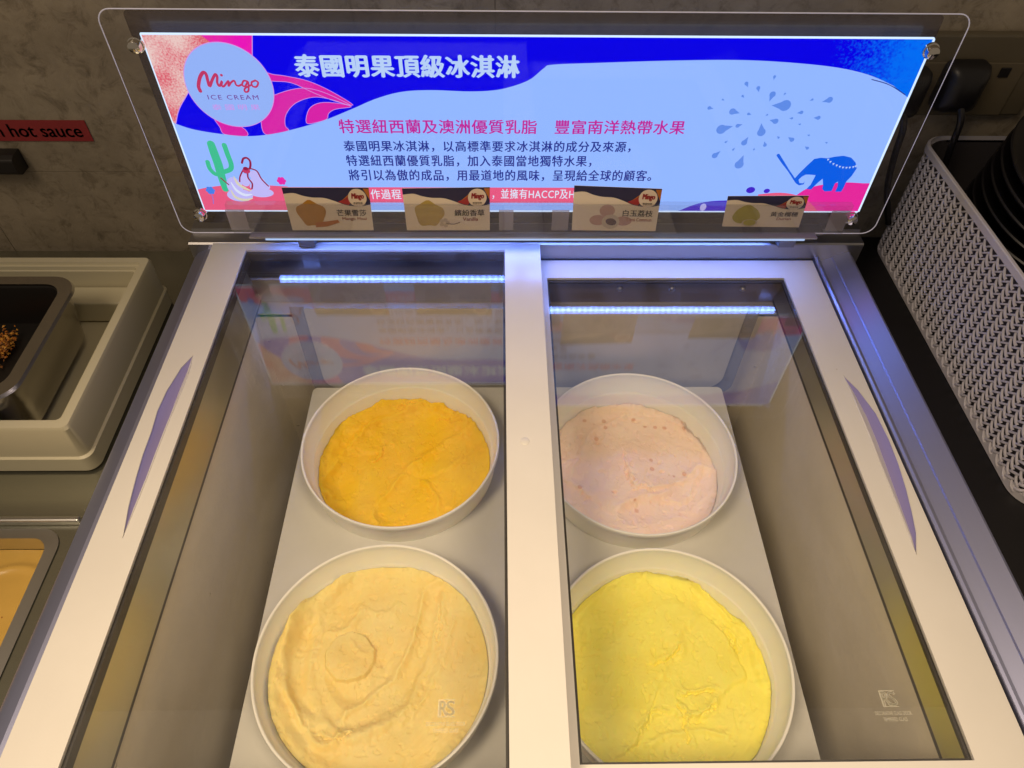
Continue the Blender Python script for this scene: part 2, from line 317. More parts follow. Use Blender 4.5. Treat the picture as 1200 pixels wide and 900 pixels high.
def lid(td, zt, xl0, xl1, xr0, xr1, yf0, yf1, yb0, yb1, leaf, back_white=True):
    th = .022; mb = MB()
    outer = [(xl0, yf0), (xr1, yf0), (xr1, yb1), (xl0, yb1)]; hole = [(xl1, yf1), (xr0, yf1), (xr0, yb0), (xl1, yb0)]
    ins = []
    v, f = fill_holes(outer, [hole, leaf]); mb.add([(a, b, zt) for a, b in v], f)
    for lp, dz in ((outer, th), (hole, .0035)):
        n = 4; mb.add([(a, b, zt) for a, b in lp] + [(a, b, zt - dz) for a, b in lp], [(i, (i + 1) % n, n + (i + 1) % n, n + i) for i in range(n)])
    o = fpart(mb, 'sliding_lid', M['white'])
    mb = MB(); k = .0025                           # dark undertray of the frame
    v, f = fill_holes([(xl0 + .004, yf0 + .004), (xr1 - .004, yf0 + .004), (xr1 - .004, yb1 - .004), (xl0 + .004, yb1 - .004)], [[(xl1 + k, yf1 + k), (xr0 - k, yf1 + k), (xr0 - k, yb0 - k), (xl1 + k, yb0 - k)], leaf])
    lp = [(xl1 + k, yf1 + k), (xr0 - k, yf1 + k), (xr0 - k, yb0 - k), (xl1 + k, yb0 - k)]
    mb.add([(a, b, zt - .0045) for a, b in v], f)
    mb.add([(a, b, zt - .0045) for a, b in lp] + [(a, b, zt - td) for a, b in lp], [(i, (i + 1) % 4, 4 + (i + 1) % 4, 4 + i) for i in range(4)])
    fpart(mb, 'inner_trim', M['dark'], o)
    mb = MB(); mb.box(xl1 + .0002, xr0 - .0002, yf1 + .0002, yb0 - .0002, zt - .0040, zt - .0018); fpart(mb, 'glass', M['glass'], o)
    # finger recess: raised lip round the leaf, two sloping facets meeting in a valley
    n = len(leaf); c = [(sum(p[0] for p in leaf) / n, sum(p[1] for p in leaf) / n)]
    mb = MB(); h = n // 2
    A = leaf[:h + 1]; B = [leaf[0]] + leaf[:h - 1:-1]   # two sides tip to tip
    Va = [np.array(p) for p in A]; Vb = [np.array(p) for p in B]; K = len(Va)
    mid = [(Va[i] * .42 + Vb[min(i, len(Vb) - 1)] * .58) for i in range(K)]
    dep = [zt - .0005 - .009 * math.sin(math.pi * i / (K - 1)) for i in range(K)]
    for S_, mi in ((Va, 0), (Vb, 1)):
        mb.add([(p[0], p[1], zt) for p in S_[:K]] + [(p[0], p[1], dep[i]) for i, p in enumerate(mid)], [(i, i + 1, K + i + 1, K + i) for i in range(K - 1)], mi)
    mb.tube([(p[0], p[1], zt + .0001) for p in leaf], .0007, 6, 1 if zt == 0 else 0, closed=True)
    fpart(mb, 'handle', [M['groove_reflection'], M['white2']] if zt == 0 else [M['white2'], M['groove_reflection']], o, smooth=True, ang=60)
    return o
leafL = [(-.3331,.5278),(-.3409,.5104),(-.3466,.4783),(-.3479,.4512),(-.3458,.4254),(-.3452,.3977),(-.3431,.3715),(-.3394,.3393),(-.3337,.309),(-.3334,.3374),(-.3327,.3714),(-.3329,.4027),(-.3327,.4349),(-.3316,.4601),(-.3308,.4876),(-.3309,.5068)]
leafR = [(.3854,.5216),(.3868,.4991),(.3867,.4703),(.3868,.4406),(.3862,.4081),(.3858,.3755),(.3853,.3466),(.3847,.3209),(.3837,.3017),(.3922,.3236),(.3969,.3465),(.4012,.3734),(.4044,.4028),(.4056,.4327),(.404,.4667),(.3957,.5003)]
lidL = lid(.015, 0, -.3614, -.3173, .006, .0504, .040, .108, .7082, .7215, leafL)
lidR = lid(.008, -.0275, .022, .0597, .3625, .4085, .060, .130, .6870, .7215, leafR)
def mark(lidob, x, y, zt, wd):
    mb = MB(); f = lambda a, b: (x + a * wd, y + b * wd, zt - .0014)
    # square badge with R and S cut as light shapes, two lines of small lettering
    for a0, a1, b0, b1 in ((-.5, .5, .46, .5), (-.5, -.46, -.5, .46), (-.5, .5, -.5, -.46)): mb.flat([(a0, b0), (a1, b0), (a1, b1), (a0, b1)], 0, 0, f)
    text(mb, 'R', -.42, .06, -.42, .42, 0, 0, bold=.05, f=f); text(mb, 'S', .0, .48, -.42, .42, 0, 0, bold=.04, f=f)
    text(mb, 'DECORATIVE GLASS DOOR', -1.15, 1.15, -.98, -.76, 0, 0, f=f); text(mb, 'TEMPERED GLASS', -.75, .75, -1.34, -1.12, 0, 0, f=f)
    return fpart(mb, 'etched_mark', M['etch'], lidob)
mark(lidL, -.0414, .1640, 0, .0128); mark(lidR, .3130, .1760, -.0275, .0128)
mb = MB(); mb.lathe([(0, .0004), (.0040, .0004), (.0046, 0)], 24, c=(.0241, .4123, .0002)); fpart(mb, 'cap', M['white2'], lidL, smooth=True)

# ------------------------------------------------------------------ shelf carrying the tubs
TUBS = [(-.1212, .5110, 'mango'), (.1663, .5002, 'lychee'), (-.1221, .2523, 'vanilla'), (.1655, .2459, 'durian')]
RZ = -.1344
sh = empty('tub_shelf', (0, .35, -.16), label='grey shelf board with round holes inside the freezer', cat='shelf')
zt = -.176; mb = MB(); bo = rrect(-.2555, .3050, -.2, .6310, .007); bo = [(x, max(y, .088)) for x, y in bo]
bo = [q for i, q in enumerate(bo) if i == 0 or abs(q[0] - bo[i - 1][0]) + abs(q[1] - bo[i - 1][1]) > 1e-6]
bo = [q for q in bo if q[1] > .0881] + [(-.2555, .088), (.3050, .088)]
plate(mb, bo, [[(x + .1136 * math.cos(2 * math.pi * k / 64), y + .1136 * math.sin(2 * math.pi * k / 64)) for k in range(64)] for x, y, _ in TUBS], zt - .004, zt)
mb.v = [(x, y - .35, z + .16) for x, y, z in mb.v]; mb.build('board', M['shelf'], sh)
for xa in (-.2555, .302):
    mb = MB(); mb.box(xa, xa + .003, .09, .622, -.42, zt - .0045); mb.v = [(x, y - .35, z + .16) for x, y, z in mb.v]; mb.build('side_panel', M['shelf'], sh)
bp = lambda a, t, off=0: (a, .6440 - off - .35, t + .16)
def uband(w0):   # U outline of the upright with rounded lower corners
    x0, x1 = -.2600 + w0, .3260 - w0; r = .024; zb = -.2080 + w0
    pts = [(x0, -.037)] + [(x0 + r - r * math.cos(R(a)), zb + r - r * math.sin(R(a))) for a in range(0, 91, 15)]
    pts += [(x1 - r + r * math.sin(R(a)), zb + r - r * math.cos(R(a))) for a in range(0, 91, 15)] + [(x1, -.037)]
    return pts
mb = MB(); a, b = uband(0), uband(.0180); n = len(a)
mb.add([bp(*p, 0) for p in a] + [bp(*p, 0) for p in b] + [bp(*p, .003) for p in b], [(i, i + 1, n + i + 1, n + i) for i in range(n - 1)] + [(n + i, n + i + 1, 2 * n + i + 1, 2 * n + i) for i in range(n - 1)])
mb.build('upright_edge', M['shelfdark'], sh)
mb = MB(); v, f = fill_holes(b, []); mb.add([bp(p[0], p[1], .0031) for p in v], f); mb.build('upright', mat('upright_plastic', (.50, .485, .48), .45, var=.06, vscale=9), sh)

# ------------------------------------------------------------------ tubs and ice cream
def tub_proto():
    o = empty('ice_cream_tub', (0, 0, 0))
    mb = MB(); mb.lathe([(0, -.168), (.099, -.168), (.1015, -.164), (.1172, -.0125), (.1178, -.003), (.1172, -.0006), (.1155, -.004), (.1125, -.0285), (.1108, -.0300), (.1100, -.0312), (.0990, -.162), (0, -.163)], 128)
    mb.build('shell', M['tub'], o, smooth=True, ang=50)
    mb = MB(); mb.lathe([(.1170, -.0060), (.1196, -.0060), (.1200, -.0050), (.1200, -.0010), (.1195, .0002), (.1185, .0005), (.1174, 0), (.1170, -.0010)], 128)
    mb.build('rim', M['tubrim'], o, smooth=True, ang=50)
    return o
def copy_tree(o, parent=None):
    c = o.copy(); COL.objects.link(c); c.parent = parent
    for ch in list(o.children): copy_tree(ch, c)
    return c
proto = tub_proto()
TL = {'mango': 'white plastic tub holding the deep orange mango ice cream', 'lychee': 'white plastic tub holding the pale pink ice cream', 'vanilla': 'white plastic tub holding the cream coloured vanilla ice cream', 'durian': 'white plastic tub holding the bright yellow ice cream'}
for i, (x, y, k) in enumerate(TUBS):
    o = proto if i == 0 else copy_tree(proto)
    o.location = (x, y, RZ); o.rotation_euler.z = i * 1.3
    tag(o, TL[k], 'tub', 'round tubs in the freezer')

rng = np.random.default_rng(5)
def vnoise(x, y, seed):
    r = np.random.default_rng(seed).random((64, 64)); xi = np.floor(x).astype(int); yi = np.floor(y).astype(int); fx = x - xi; fy = y - yi
    fx = fx * fx * fx * (fx * (fx * 6 - 15) + 10); fy = fy * fy * fy * (fy * (fy * 6 - 15) + 10)
    g = lambda a, b: r[a % 64, b % 64]
    return (g(xi, yi) * (1 - fx) + g(xi + 1, yi) * fx) * (1 - fy) + (g(xi, yi + 1) * (1 - fx) + g(xi + 1, yi + 1) * fx) * fy - .5
def fbm(x, y, s, o, seed, rough=.5):
    t = 0; a = 1
    for k in range(o): t = t + a * vnoise(x * s + 17.3 * k, y * s + 5.1 * k, seed + k); s *= 2.03; a *= rough
    return t
def pdist(X, Y, pts):      # distance to polyline and signed side
    best = np.full(X.shape, 9.); side = np.zeros(X.shape)
    for (ax, ay), (bx, by) in zip(pts[:-1], pts[1:]):
        dx, dy = bx - ax, by - ay; l2 = dx * dx + dy * dy + 1e-12
        t = np.clip(((X - ax) * dx + (Y - ay) * dy) / l2, 0, 1); d = np.hypot(X - ax - t * dx, Y - ay - t * dy); s = np.sign(dx * (Y - ay) - dy * (X - ax))
        mk = d < best; best = np.where(mk, d, best); side = np.where(mk, s, side)
    return best, side
def sm(a, b, x):
    t = np.clip((x - a) / (b - a), 0, 1); return t * t * (3 - 2 * t)
def smooth(p): return catmull(p, 5)
def ridge(X, Y, pts, wd, h): d, _ = pdist(X, Y, smooth(pts)); return h * np.exp(-(d / wd) ** 2)
def step(X, Y, pts, wd, h, fall=.03):      # a ledge along a line that fades out away from it
    d, s = pdist(X, Y, smooth(pts)); sd = d * s; return h * sm(-wd, wd, sd) * np.exp(-np.maximum(sd, 0) / fall)
def crack(X, Y, pts, wd, dep):
    wx = X + .007 * fbm(X, Y, 75, 4, 13, .6); wy = Y + .007 * fbm(X, Y, 75, 4, 19, .6); d, s = pdist(wx, wy, smooth(pts))
    return -dep * np.exp(-(d / wd) ** 2) + dep * .55 * np.exp(-((d * s - wd * 2.2) / (wd * 2.5)) ** 2)
def gouge(X, Y, pts, wd, dep):                        # scoop stroke: shallow trough with a torn lip on its left
    wx = X + .004 * fbm(X, Y, 45, 4, 23, .6); wy = Y + .004 * fbm(X, Y, 45, 4, 29, .6); d, s = pdist(wx, wy, smooth(pts)); sd = d * s
    return -dep * np.clip(1 - (d / wd) ** 2, 0, 1) + dep * .8 * np.exp(-((sd - wd * 1.08) / (wd * .22)) ** 2) * (1 + .8 * fbm(X, Y, 70, 3, 33))
def heights(k, X, Y):
    wx = X + .006 * fbm(X, Y, 34, 4, 3, .6); wy = Y + .006 * fbm(X, Y, 34, 4, 9, .6)
    rr = np.hypot(X, Y)
    if k == 'mango':
        h = -.058 + .011 * fbm(X, Y, 13, 3, 11, .42) + .0007 * fbm(X, Y, 90, 4, 21, .6)
        h += step(wx, wy, [(-.0729,.0568),(-.0256,.0357),(.0053,-.0018),(.0491,-.0072),(.0753,.0217),(.0774,.0633)], .004, .0045) + step(wx, wy, [(-.0953,-.0167),(-.0738,.0224),(-.0301,.0262),(-.0113,.0636),(.0327,.0896)], .004, .003)
        h += ridge(wx, wy, [(-.0026,.0957),(.0203,.1016),(.0443,.0881),(.0737,.0748)], .004, .006) + ridge(wx, wy, [(.0227,-.0173),(.0403,-.0424),(.0437,-.0666)], .004, .005)
        h += .012 * sm(.085, .105, rr) * (.5 + fbm(X, Y, 30, 3, 31))
    elif k == 'lychee':
        h = -.053 + .009 * fbm(X, Y, 13, 3, 41, .42) + .0007 * fbm(X, Y, 110, 4, 51, .6)
        h += step(wx, wy, [(-.0572,-.0388),(-.0274,-.0571),(.0169,-.0393),(.0583,-.0456),(.0863,-.0084),(.0958,.031),(.0783,.0729)], .005, .0055, .05)
        h += step(wx, wy, [(-.0091,.0115),(-.0042,-.0206),(.0129,-.0294),(.0463,-.0209)], .0012, .006, .02)
        h += ridge(wx, wy, [(-.0364,.0734),(.0116,.0906),(.068,.0801),(.0905,.0447)], .008, -.005)
        ps = [(-.0546,.0184),(-.0054,-.0041),(-.0389,.0453),(.0267,.0731),(.0371,.0113),(-.0248,-.0329),(.0863,-.0084),(.0161,.0803),(-.0403,.055),(.0231,-.0332),(.0667,-.0083),(-.0609,.0523),(-.0225,-.0606),(.0384,-.0017)]
        for i, (a, b) in enumerate(ps): h -= (.0025 + .002 * (i % 3)) * np.exp(-((X - a) ** 2 + ((Y - b) * 1.4) ** 2) / (.0019 + .0007 * (i % 4)) ** 2)
    elif k == 'vanilla':
        h = -.036 + .010 * fbm(X, Y, 13, 3, 61, .42) + .0007 * fbm(X, Y, 85, 4, 71, .58)
        h += ridge(wx, wy, [(.0601,.0745),(.0548,.0369),(.0425,-.0069),(.0242,-.0434),(-.0068,-.0624),(-.0465,-.0696)], .006, .0075) + ridge(wx, wy, [(.0705,.0459),(.0591,.0058),(.0482,-.0276),(.0253,-.0551)], .0035, .0034)
        h += ridge(wx, wy, [(-.0571,.0851),(-.073,.0517),(-.0751,.0113),(-.0692,-.0225),(-.0543,-.0466),(-.0319,-.0584)], .006, .0045) + ridge(wx, wy, [(-.098,-.014),(-.0799,-.0424),(-.0483,-.0582),(-.0066,-.0639)], .006, .005)
        h += ridge(wx, wy, [(-.0467,-.0144),(-.0276,-.0293),(-.0035,-.019),(.0024,.0063)], .009, -.007)
        (a, b), = [(-.0321,.01)]
        d = np.hypot(X - a, (Y - b)) + .0022 * fbm(X, Y, 140, 3, 83)
        h += .0075 * (1 - sm(.0235, .0258, d)) + .0022 * ridge(wx, wy, [(a - .002, b + .016), (a + .006, b + .003), (a + .014, b + .001)], .003, 1)
        h += .012 * sm(.09, .105, rr) * sm(-.2, .9, -X / (rr + .01))
    else:
        h = -.043 + .009 * fbm(X, Y, 13, 3, 91, .42) + .0007 * fbm(X, Y, 95, 4, 101, .6)
        h += step(wx, wy, [(-.0445,-.0718),(-.026,-.0568),(-.0155,-.0413),(.0063,-.0375),(.0135,-.0455),(.0445,-.0379),(.0615,-.0177),(.0834,-.0053),(.0838,.0119),(.0733,.0389),(.0578,.0529)], .0028, .0065, .05)
        h += step(wx, wy, [(-.0071,-.0129),(.0051,.01),(.024,.0168),(.0233,.0393),(.0448,.0577),(.0464,.0819)], .005, .005, .05)
        h += ridge(wx, wy, [(.0345,.1071),(.0558,.0917),(.0782,.0622),(.0986,.0296),(.1026,-.0097)], .004, .006)
        h += ridge(wx, wy, [(-.0229,-.0645),(.0029,-.0587),(.0284,-.0558),(.0524,-.0614)], .003, .004)
    if k == 'mango':
        for p, wd, dp in (([(-.078,-.0281),(-.053,.0305),(-.0117,.0652),(.0448,.0765)], .020, .0045), ([(-.0157,-.065),(.0171,-.016),(.0585,.0232),(.0914,.0436)], .018, .004)): h += gouge(X, Y, p, wd, dp)
        for p in ([(-.0119,.0943),(.004,.0987),(.0183,.0942)], [(.0422,.0823),(.0563,.0764),(.0714,.0706)], [(-.043,.0103),(-.0327,.0169),(-.0283,.0276)]): h += crack(X, Y, p, .0011, .0042)
    if k == 'lychee':
        h += gouge(X, Y, [(-.055,-.0096),(-.022,.05),(.0373,.0708),(.0851,.0495)], .021, .0042) + gouge(X, Y, [(-.0078,-.0648),(.0469,-.0473),(.0907,-.0104)], .016, .0035)
        for p in ([(-.0025,.0056),(-.0073,-.0073),(-.0004,-.0213)], [(.0007,-.03),(.0138,-.0276),(.0205,-.0325)], [(-.0428,.0432),(-.0343,.05)]): h += crack(X, Y, p, .0010, .004)
    if k == 'vanilla':
        h += gouge(X, Y, [(-.0448,-.0544),(-.0724,-.0142),(-.0815,.038),(-.0664,.0852)], .017, .0055) + gouge(X, Y, [(-.016,-.0547),(.0228,-.0274),(.0452,.019),(.0554,.0745)], .016, .0055) + gouge(X, Y, [(-.0048,.075),(-.0338,.085),(-.0529,.0562)], .020, .004)
        for p in ([(-.1199,.0428),(-.1113,.0446)], [(-.054,-.0635),(-.0305,-.0682),(-.0213,-.0638)], [(.0606,.0629),(.0535,.0278)]): h += crack(X, Y, p, .0011, .0042)
    if k == 'durian':
        h += gouge(X, Y, [(-.0626,.0446),(-.0215,.0824),(.0367,.0919),(.0792,.067)], .022, .0045)
        for p in ([(-.0445,-.0718),(-.0287,-.0583),(-.0165,-.0429),(-.0057,-.0382)], [(.0121,-.0336),(.0131,-.0479),(.0154,-.0634)], [(.0135,-.0455),(.0308,-.0433),(.0482,-.0323)], [(-.0038,.0101),(.0151,.0169),(.0216,.0239)], [(.0171,-.0239),(.0309,-.0191),(.0508,-.0193)], [(.071,.0454),(.0786,.0379),(.0821,.0208)]): h += crack(X, Y, p, .0012, .005)
    th_ = np.arctan2(Y, X); e = fbm(np.cos(th_) * .08, np.sin(th_) * .08, 70, 4, 401 + len(k) * 3 + ord(k[0]), .6)      # smears dragged up the wall, gaps where it pulled away
    h += sm(.100, .110, rr) * (.010 * np.clip(e, 0, 1) - .003 * np.clip(-e, 0, 1))
    an = {'mango': .5, 'lychee': 2.2, 'vanilla': 1.1, 'durian': .9}[k] + 1.2 * fbm(X, Y, 8, 2, 55)      # spatula strokes
    u, v = X * np.cos(an) + Y * np.sin(an), -X * np.sin(an) + Y * np.cos(an)
    h += 0.0010 * fbm(u * .22, v, 130, 3, 57, .5)
    h += .0016 * np.abs(fbm(X, Y, 60, 4, 131, .6)) * sm(.46, .66, fbm(X, Y, 15, 3, 77) + .5)       # torn rough patches
    h -= .0012 * sm(.72, .80, fbm(X, Y, 150, 2, 141) + .5)
    return h
def ice_mat(name, c, c2, fleck=None):
    mt = mat(name, c, .52, sss=.35, bump=.10, bscale=420, spec=.25, specks=fleck); nt = mt.node_tree; N = nt.nodes; L = nt.links; b = N['Principled BSDF']
    tc = N.new('ShaderNodeTexCoord'); n = N.new('ShaderNodeTexNoise'); n.inputs['Scale'].default_value = 26; n.inputs['Detail'].default_value = 5; L.new(tc.outputs['Object'], n.inputs[0])
    cr = N.new('ShaderNodeMapRange'); L.new(n.outputs[0], cr.inputs[0]); cr.inputs[1].default_value = .35; cr.inputs[2].default_value = .68
    mx = N.new('ShaderNodeMix'); mx.data_type = 'RGBA'; L.new(cr.outputs[0], mx.inputs[0]); mx.inputs[6].default_value = tuple(c) + (1,); mx.inputs[7].default_value = tuple(c2) + (1,)
    old = [l for l in L if l.to_socket == b.inputs['Base Color']]
    if old:
        mn = old[0].from_node; L.new(mx.outputs[2], mn.inputs[6])
    else: L.new(mx.outputs[2], b.inputs['Base Color'])
    return mt
ICE = {'mango': (ice_mat('mango_ice', (.97, .61, .002), (.96, .57, .001)), 'deep orange mango ice cream scraped flat in its tub'),
       'lychee': (ice_mat('lychee_ice', (.97, .76, .64), (.95, .71, .59), ((.80, .50, .38), 75, .24, .88)), 'pale pink lychee ice cream with tiny fruit flecks in its tub'),
       'vanilla': (ice_mat('vanilla_ice', (.88, .725, .30), (.89, .68, .24)), 'cream coloured vanilla ice cream with a round scoop mark'),
       'durian': (ice_mat('durian_ice', (.96, .87, .17), (.95, .83, .14)), 'bright yellow durian ice cream broken in rough ledges')}
for x, y, k in TUBS:
    nr, na = 170, 460; rad = np.linspace(0, 1, nr) ** .8 * .1130; th = np.linspace(0, 2 * np.pi, na, endpoint=False)
    A, B = np.meshgrid(rad, th, indexing='ij'); X, Y = A * np.cos(B), A * np.sin(B); Z = heights(k, X, Y); z0_ = np.median(Z); Z = z0_ + (Z - z0_) * .78
    wob = 1 + .012 * (A / .1085) * fbm(np.cos(B) * .1, np.sin(B) * .1, 60, 4, 200 + len(k)); X *= wob; Y *= wob
    lim = .1100 - (-.0312 - np.minimum(Z, -.0312)) * (.011 / .131) - .0006; rr = np.hypot(X, Y) + 1e-9; s = np.minimum(1, lim / rr); X *= s; Y *= s
    vs = list(zip(X.ravel().tolist(), Y.ravel().tolist(), Z.ravel().tolist())); j = np.arange(nr - 1)[:, None] * na; i = np.arange(na)[None, :]; i2 = (i + 1) % na
    fs = np.stack([j + i, j + na + i, j + na + i2, j + i2], -1).reshape(-1, 4).tolist()
    base = len(vs); ring = (nr - 1) * na
    vs += [(.094 * math.cos(t), .094 * math.sin(t), -.150) for t in th] ; fs += [[ring + q, base + q, base + (q + 1) % na, ring + (q + 1) % na] for q in range(na)]; fs.append(list(range(base, base + na))[::-1])
    me = bpy.data.meshes.new('ice_cream'); me.from_pydata(vs, [], fs); me.materials.append(ICE[k][0]); me.polygons.foreach_set('use_smooth', [True] * len(me.polygons)); me.update()
    o = bpy.data.objects.new('ice_cream', me); COL.objects.link(o); o.location = (x, y, RZ); tag(o, ICE[k][1], 'ice cream', 'ice creams in the tubs')

# ------------------------------------------------------------------ lit sign
T = .0252; SY = .7297 * .965; SZ = .0199
sg = empty('lit_menu_sign', (0, SY, SZ), (-T, 0, 0), label='backlit blue ice cream sign in clear acrylic on the freezer', cat='sign')
INK = [emit('ink_sky', srgb(144, 180, 255), 1.12), emit_noise('ink_blue', srgb(6, 0, 236), srgb(0, 112, 250), 420, .35, .75, 1.0, (.30, .47)), emit_noise('ink_salmon', srgb(240, 205, 200), srgb(226, 92, 112), 520, .30, .72),
       emit_noise('ink_magenta', srgb(240, 20, 190), srgb(232, 60, 150), 300, .4, 1.1), emit('ink_pink', srgb(222, 34, 172)), emit('ink_pale', srgb(152, 184, 255)), emit('ink_red', srgb(196, 56, 104)),
       emit('ink_navy', srgb(34, 48, 146)), emit('ink_white', srgb(188, 214, 255)), emit('ink_text_pink', srgb(196, 40, 160)), emit('ink_ground', srgb(238, 92, 134)), emit('ink_green', srgb(62, 196, 150)),
       emit('ink_lavender', srgb(196, 190, 255)), emit('ink_cream', srgb(222, 216, 190)), emit('ink_crimson', srgb(150, 24, 70)), emit('ink_drop', srgb(98, 144, 238)), emit('ink_azure', srgb(10, 96, 236)), emit('ink_hotpink', srgb(236, 40, 160)),
       emit('ink_violet', srgb(66, 30, 206)), emit('ink_outline', srgb(214, 150, 240)), emit('ink_flower', srgb(70, 130, 240)), emit('ink_plum', srgb(120, 70, 160)), emit('ink_bright', srgb(225, 232, 255))]
(SKY, BLUE, SALMON, MAG, PINK, PALE, RED, NAVY, WHITE, TPINK, GROUND, GREEN, LAV, CREAM, CRIM, DROP, AZ, HOT, VIO, OUTL, FLOW, PLUM, BRIGHT) = range(23)
art = MB(); D = lambda k: .006 - .00012 * k
PR = [(-.3505,.2398),(.4321,.2409),(.4271,.0374),(-.3514,.0377)]
art.box(PR[0][0], PR[1][0], .0062, .0072, PR[3][1], PR[0][1], SKY)
edge = catmull([(-.3492,.1469),(-.3315,.1401),(-.3029,.1348),(-.2741,.1324),(-.2457,.1355),(-.2166,.1425),(-.1875,.1514),(-.1564,.164),(-.1298,.1753),(-.1023,.1828),(-.0712,.1848),(-.0314,.1836),(-.0048,.1851),(.0146,.1897),(.032,.1969),(.0455,.2084),(.054,.2119),(.0988,.2139),(.1676,.2164),(.2365,.2176),(.2891,.2157),(.3431,.2108),(.3812,.2031),(.4126,.1915)], 6)
xr = PR[1][0]; xl = PR[0][0]; zt_ = PR[0][1]
endz = edge[-1][1] - .012
poly = [(xl, edge[0][1] + .001)] + edge + [(xr, endz)] + [(xr, zt_), (xl, zt_)]
art.flat(poly, D(1), BLUE)
art.flat([(xl, edge[0][1] + .002), (xl, zt_)] + [(-.2687,.2402),(-.2618,.2264),(-.2776,.2094),(-.3082,.1935),(-.3236,.1809),(-.3392,.1632),(-.3487,.1459)], D(2), SALMON)
art.flat([(-.2935,.2401),(-.2424,.24),(-.2459,.2264),(-.2485,.2164),(-.2737,.223)], D(2.5), MAG)
ribbon(art, [(-.2424,.24),(-.245,.2298),(-.2485,.2164)], .0008, D(2.7), OUTL, 3); ribbon(art, [(-.3487,.1459),(-.3392,.1632),(-.3233,.1818)], .0008, D(2.7), OUTL, 5)
ribbon(art, [e for e in edge], .0007, D(3.2), PALE, 1)
for pts in ([(-.2463,.2052),(-.2319,.201),(-.2193,.1993),(-.197,.1941),(-.1754,.1834),(-.1548,.1687),(-.172,.1724),(-.1934,.1815),(-.2148,.1922),(-.2344,.1939),(-.2485,.1965)],
            [(-.2503,.172),(-.2392,.1776),(-.2164,.185),(-.1985,.1864),(-.1794,.1806),(-.1567,.1678),(-.1787,.1751),(-.1961,.1769),(-.2152,.1703),(-.2277,.158),(-.2315,.1454),(-.2292,.1395),(-.2437,.136),(-.255,.135),(-.257,.1453)],
            [(-.2081,.1484),(-.2022,.1638),(-.1892,.1709),(-.1706,.1705),(-.1569,.1668),(-.1744,.1639),(-.1824,.1591),(-.1854,.1529),(-.197,.149)], [(-.3042,.1548),(-.3023,.1432),(-.2992,.1348),(-.2758,.1329),(-.2785,.1433)]):
    p = catmull(pts, 4, True); art.flat(p, D(3), PINK); ribbon(art, p + [p[0]], .0006, D(3.1), OUTL, 1)
cc = [(-.2791,.1883)][0]; ca = [(-.324,.1917),(-.2344,.1813)]; rad = (ca[1][0] - ca[0][0]) / 2 * .985
disc(art, cc, rad * 1.018, rad * 1.018, D(4), OUTL, 64); disc(art, cc, rad, rad, D(5), PALE, 64)
for pts, wd in (([(-.3105,.1834),(-.3107,.1886),(-.3064,.1976),(-.3015,.2027),(-.2992,.2008),(-.2995,.1938),(-.2992,.1886),(-.2947,.1951),(-.2899,.2008),(-.2887,.1983),(-.2904,.1923),(-.2891,.1887),(-.2851,.1939),(-.2867,.1897),(-.2848,.1884),(-.2784,.1941),(-.2799,.1887),(-.2761,.1926),(-.2725,.1943),(-.2718,.1901),(-.2693,.189),(-.2653,.1907)], [.0038, .0032, .0024, .002, .002]),
                ([(-.2592,.1937),(-.2628,.1943),(-.2655,.1901),(-.2629,.1886),(-.2588,.1935),(-.2594,.1882),(-.261,.1834),(-.2644,.1827),(-.2637,.1862),(-.2565,.1899)], .0019), ([(-.2515,.1944),(-.2552,.1927),(-.2552,.1888),(-.2514,.1881),(-.2485,.1925),(-.251,.1948)], .0019)):
    ribbon(art, pts, wd, D(7), RED, 5)
disc(art, [(-.2839,.2)][0], .0014, .0014, D(7), RED, 12)
def tx(body, box, mi, k=6, **kw):
    (a, b), (c, d) = box; text(art, body, a, c, d, b, D(k), mi, **kw)
tx('ICE CREAM', [(-.3049,.1791),(-.2524,.1742)], PLUM, spacing=1.25, bold=.012); tx('泰 國 明 果', [(-.3035,.169),(-.2536,.1626)], OUTL)
tx('泰國明果頂級冰淇淋', [(-.2067,.2212),(.0197,.1987)], WHITE, bold=.045, spacing=1.06)
tx('特選紐西蘭及澳洲優質乳脂　豐富南洋熱帶水果', [(-.1736,.1529),(.2019,.1367)], TPINK, bold=.022, spacing=1.06)
tx('泰國明果冰淇淋，以高標準要求冰淇淋的成分及來源，', [(-.1723,.1282),(.1459,.1149)], NAVY, bold=.02, spacing=1.12)
tx('特選紐西蘭優質乳脂，加入泰國當地獨特水果，', [(-.1723,.1107),(.1038,.0967)], NAVY, bold=.02, spacing=1.12)
tx('將引以為傲的成品，用最道地的風味，呈現給全球的顧客。', [(-.1724,.0926),(.1746,.0782)], NAVY, bold=.02, spacing=1.12)
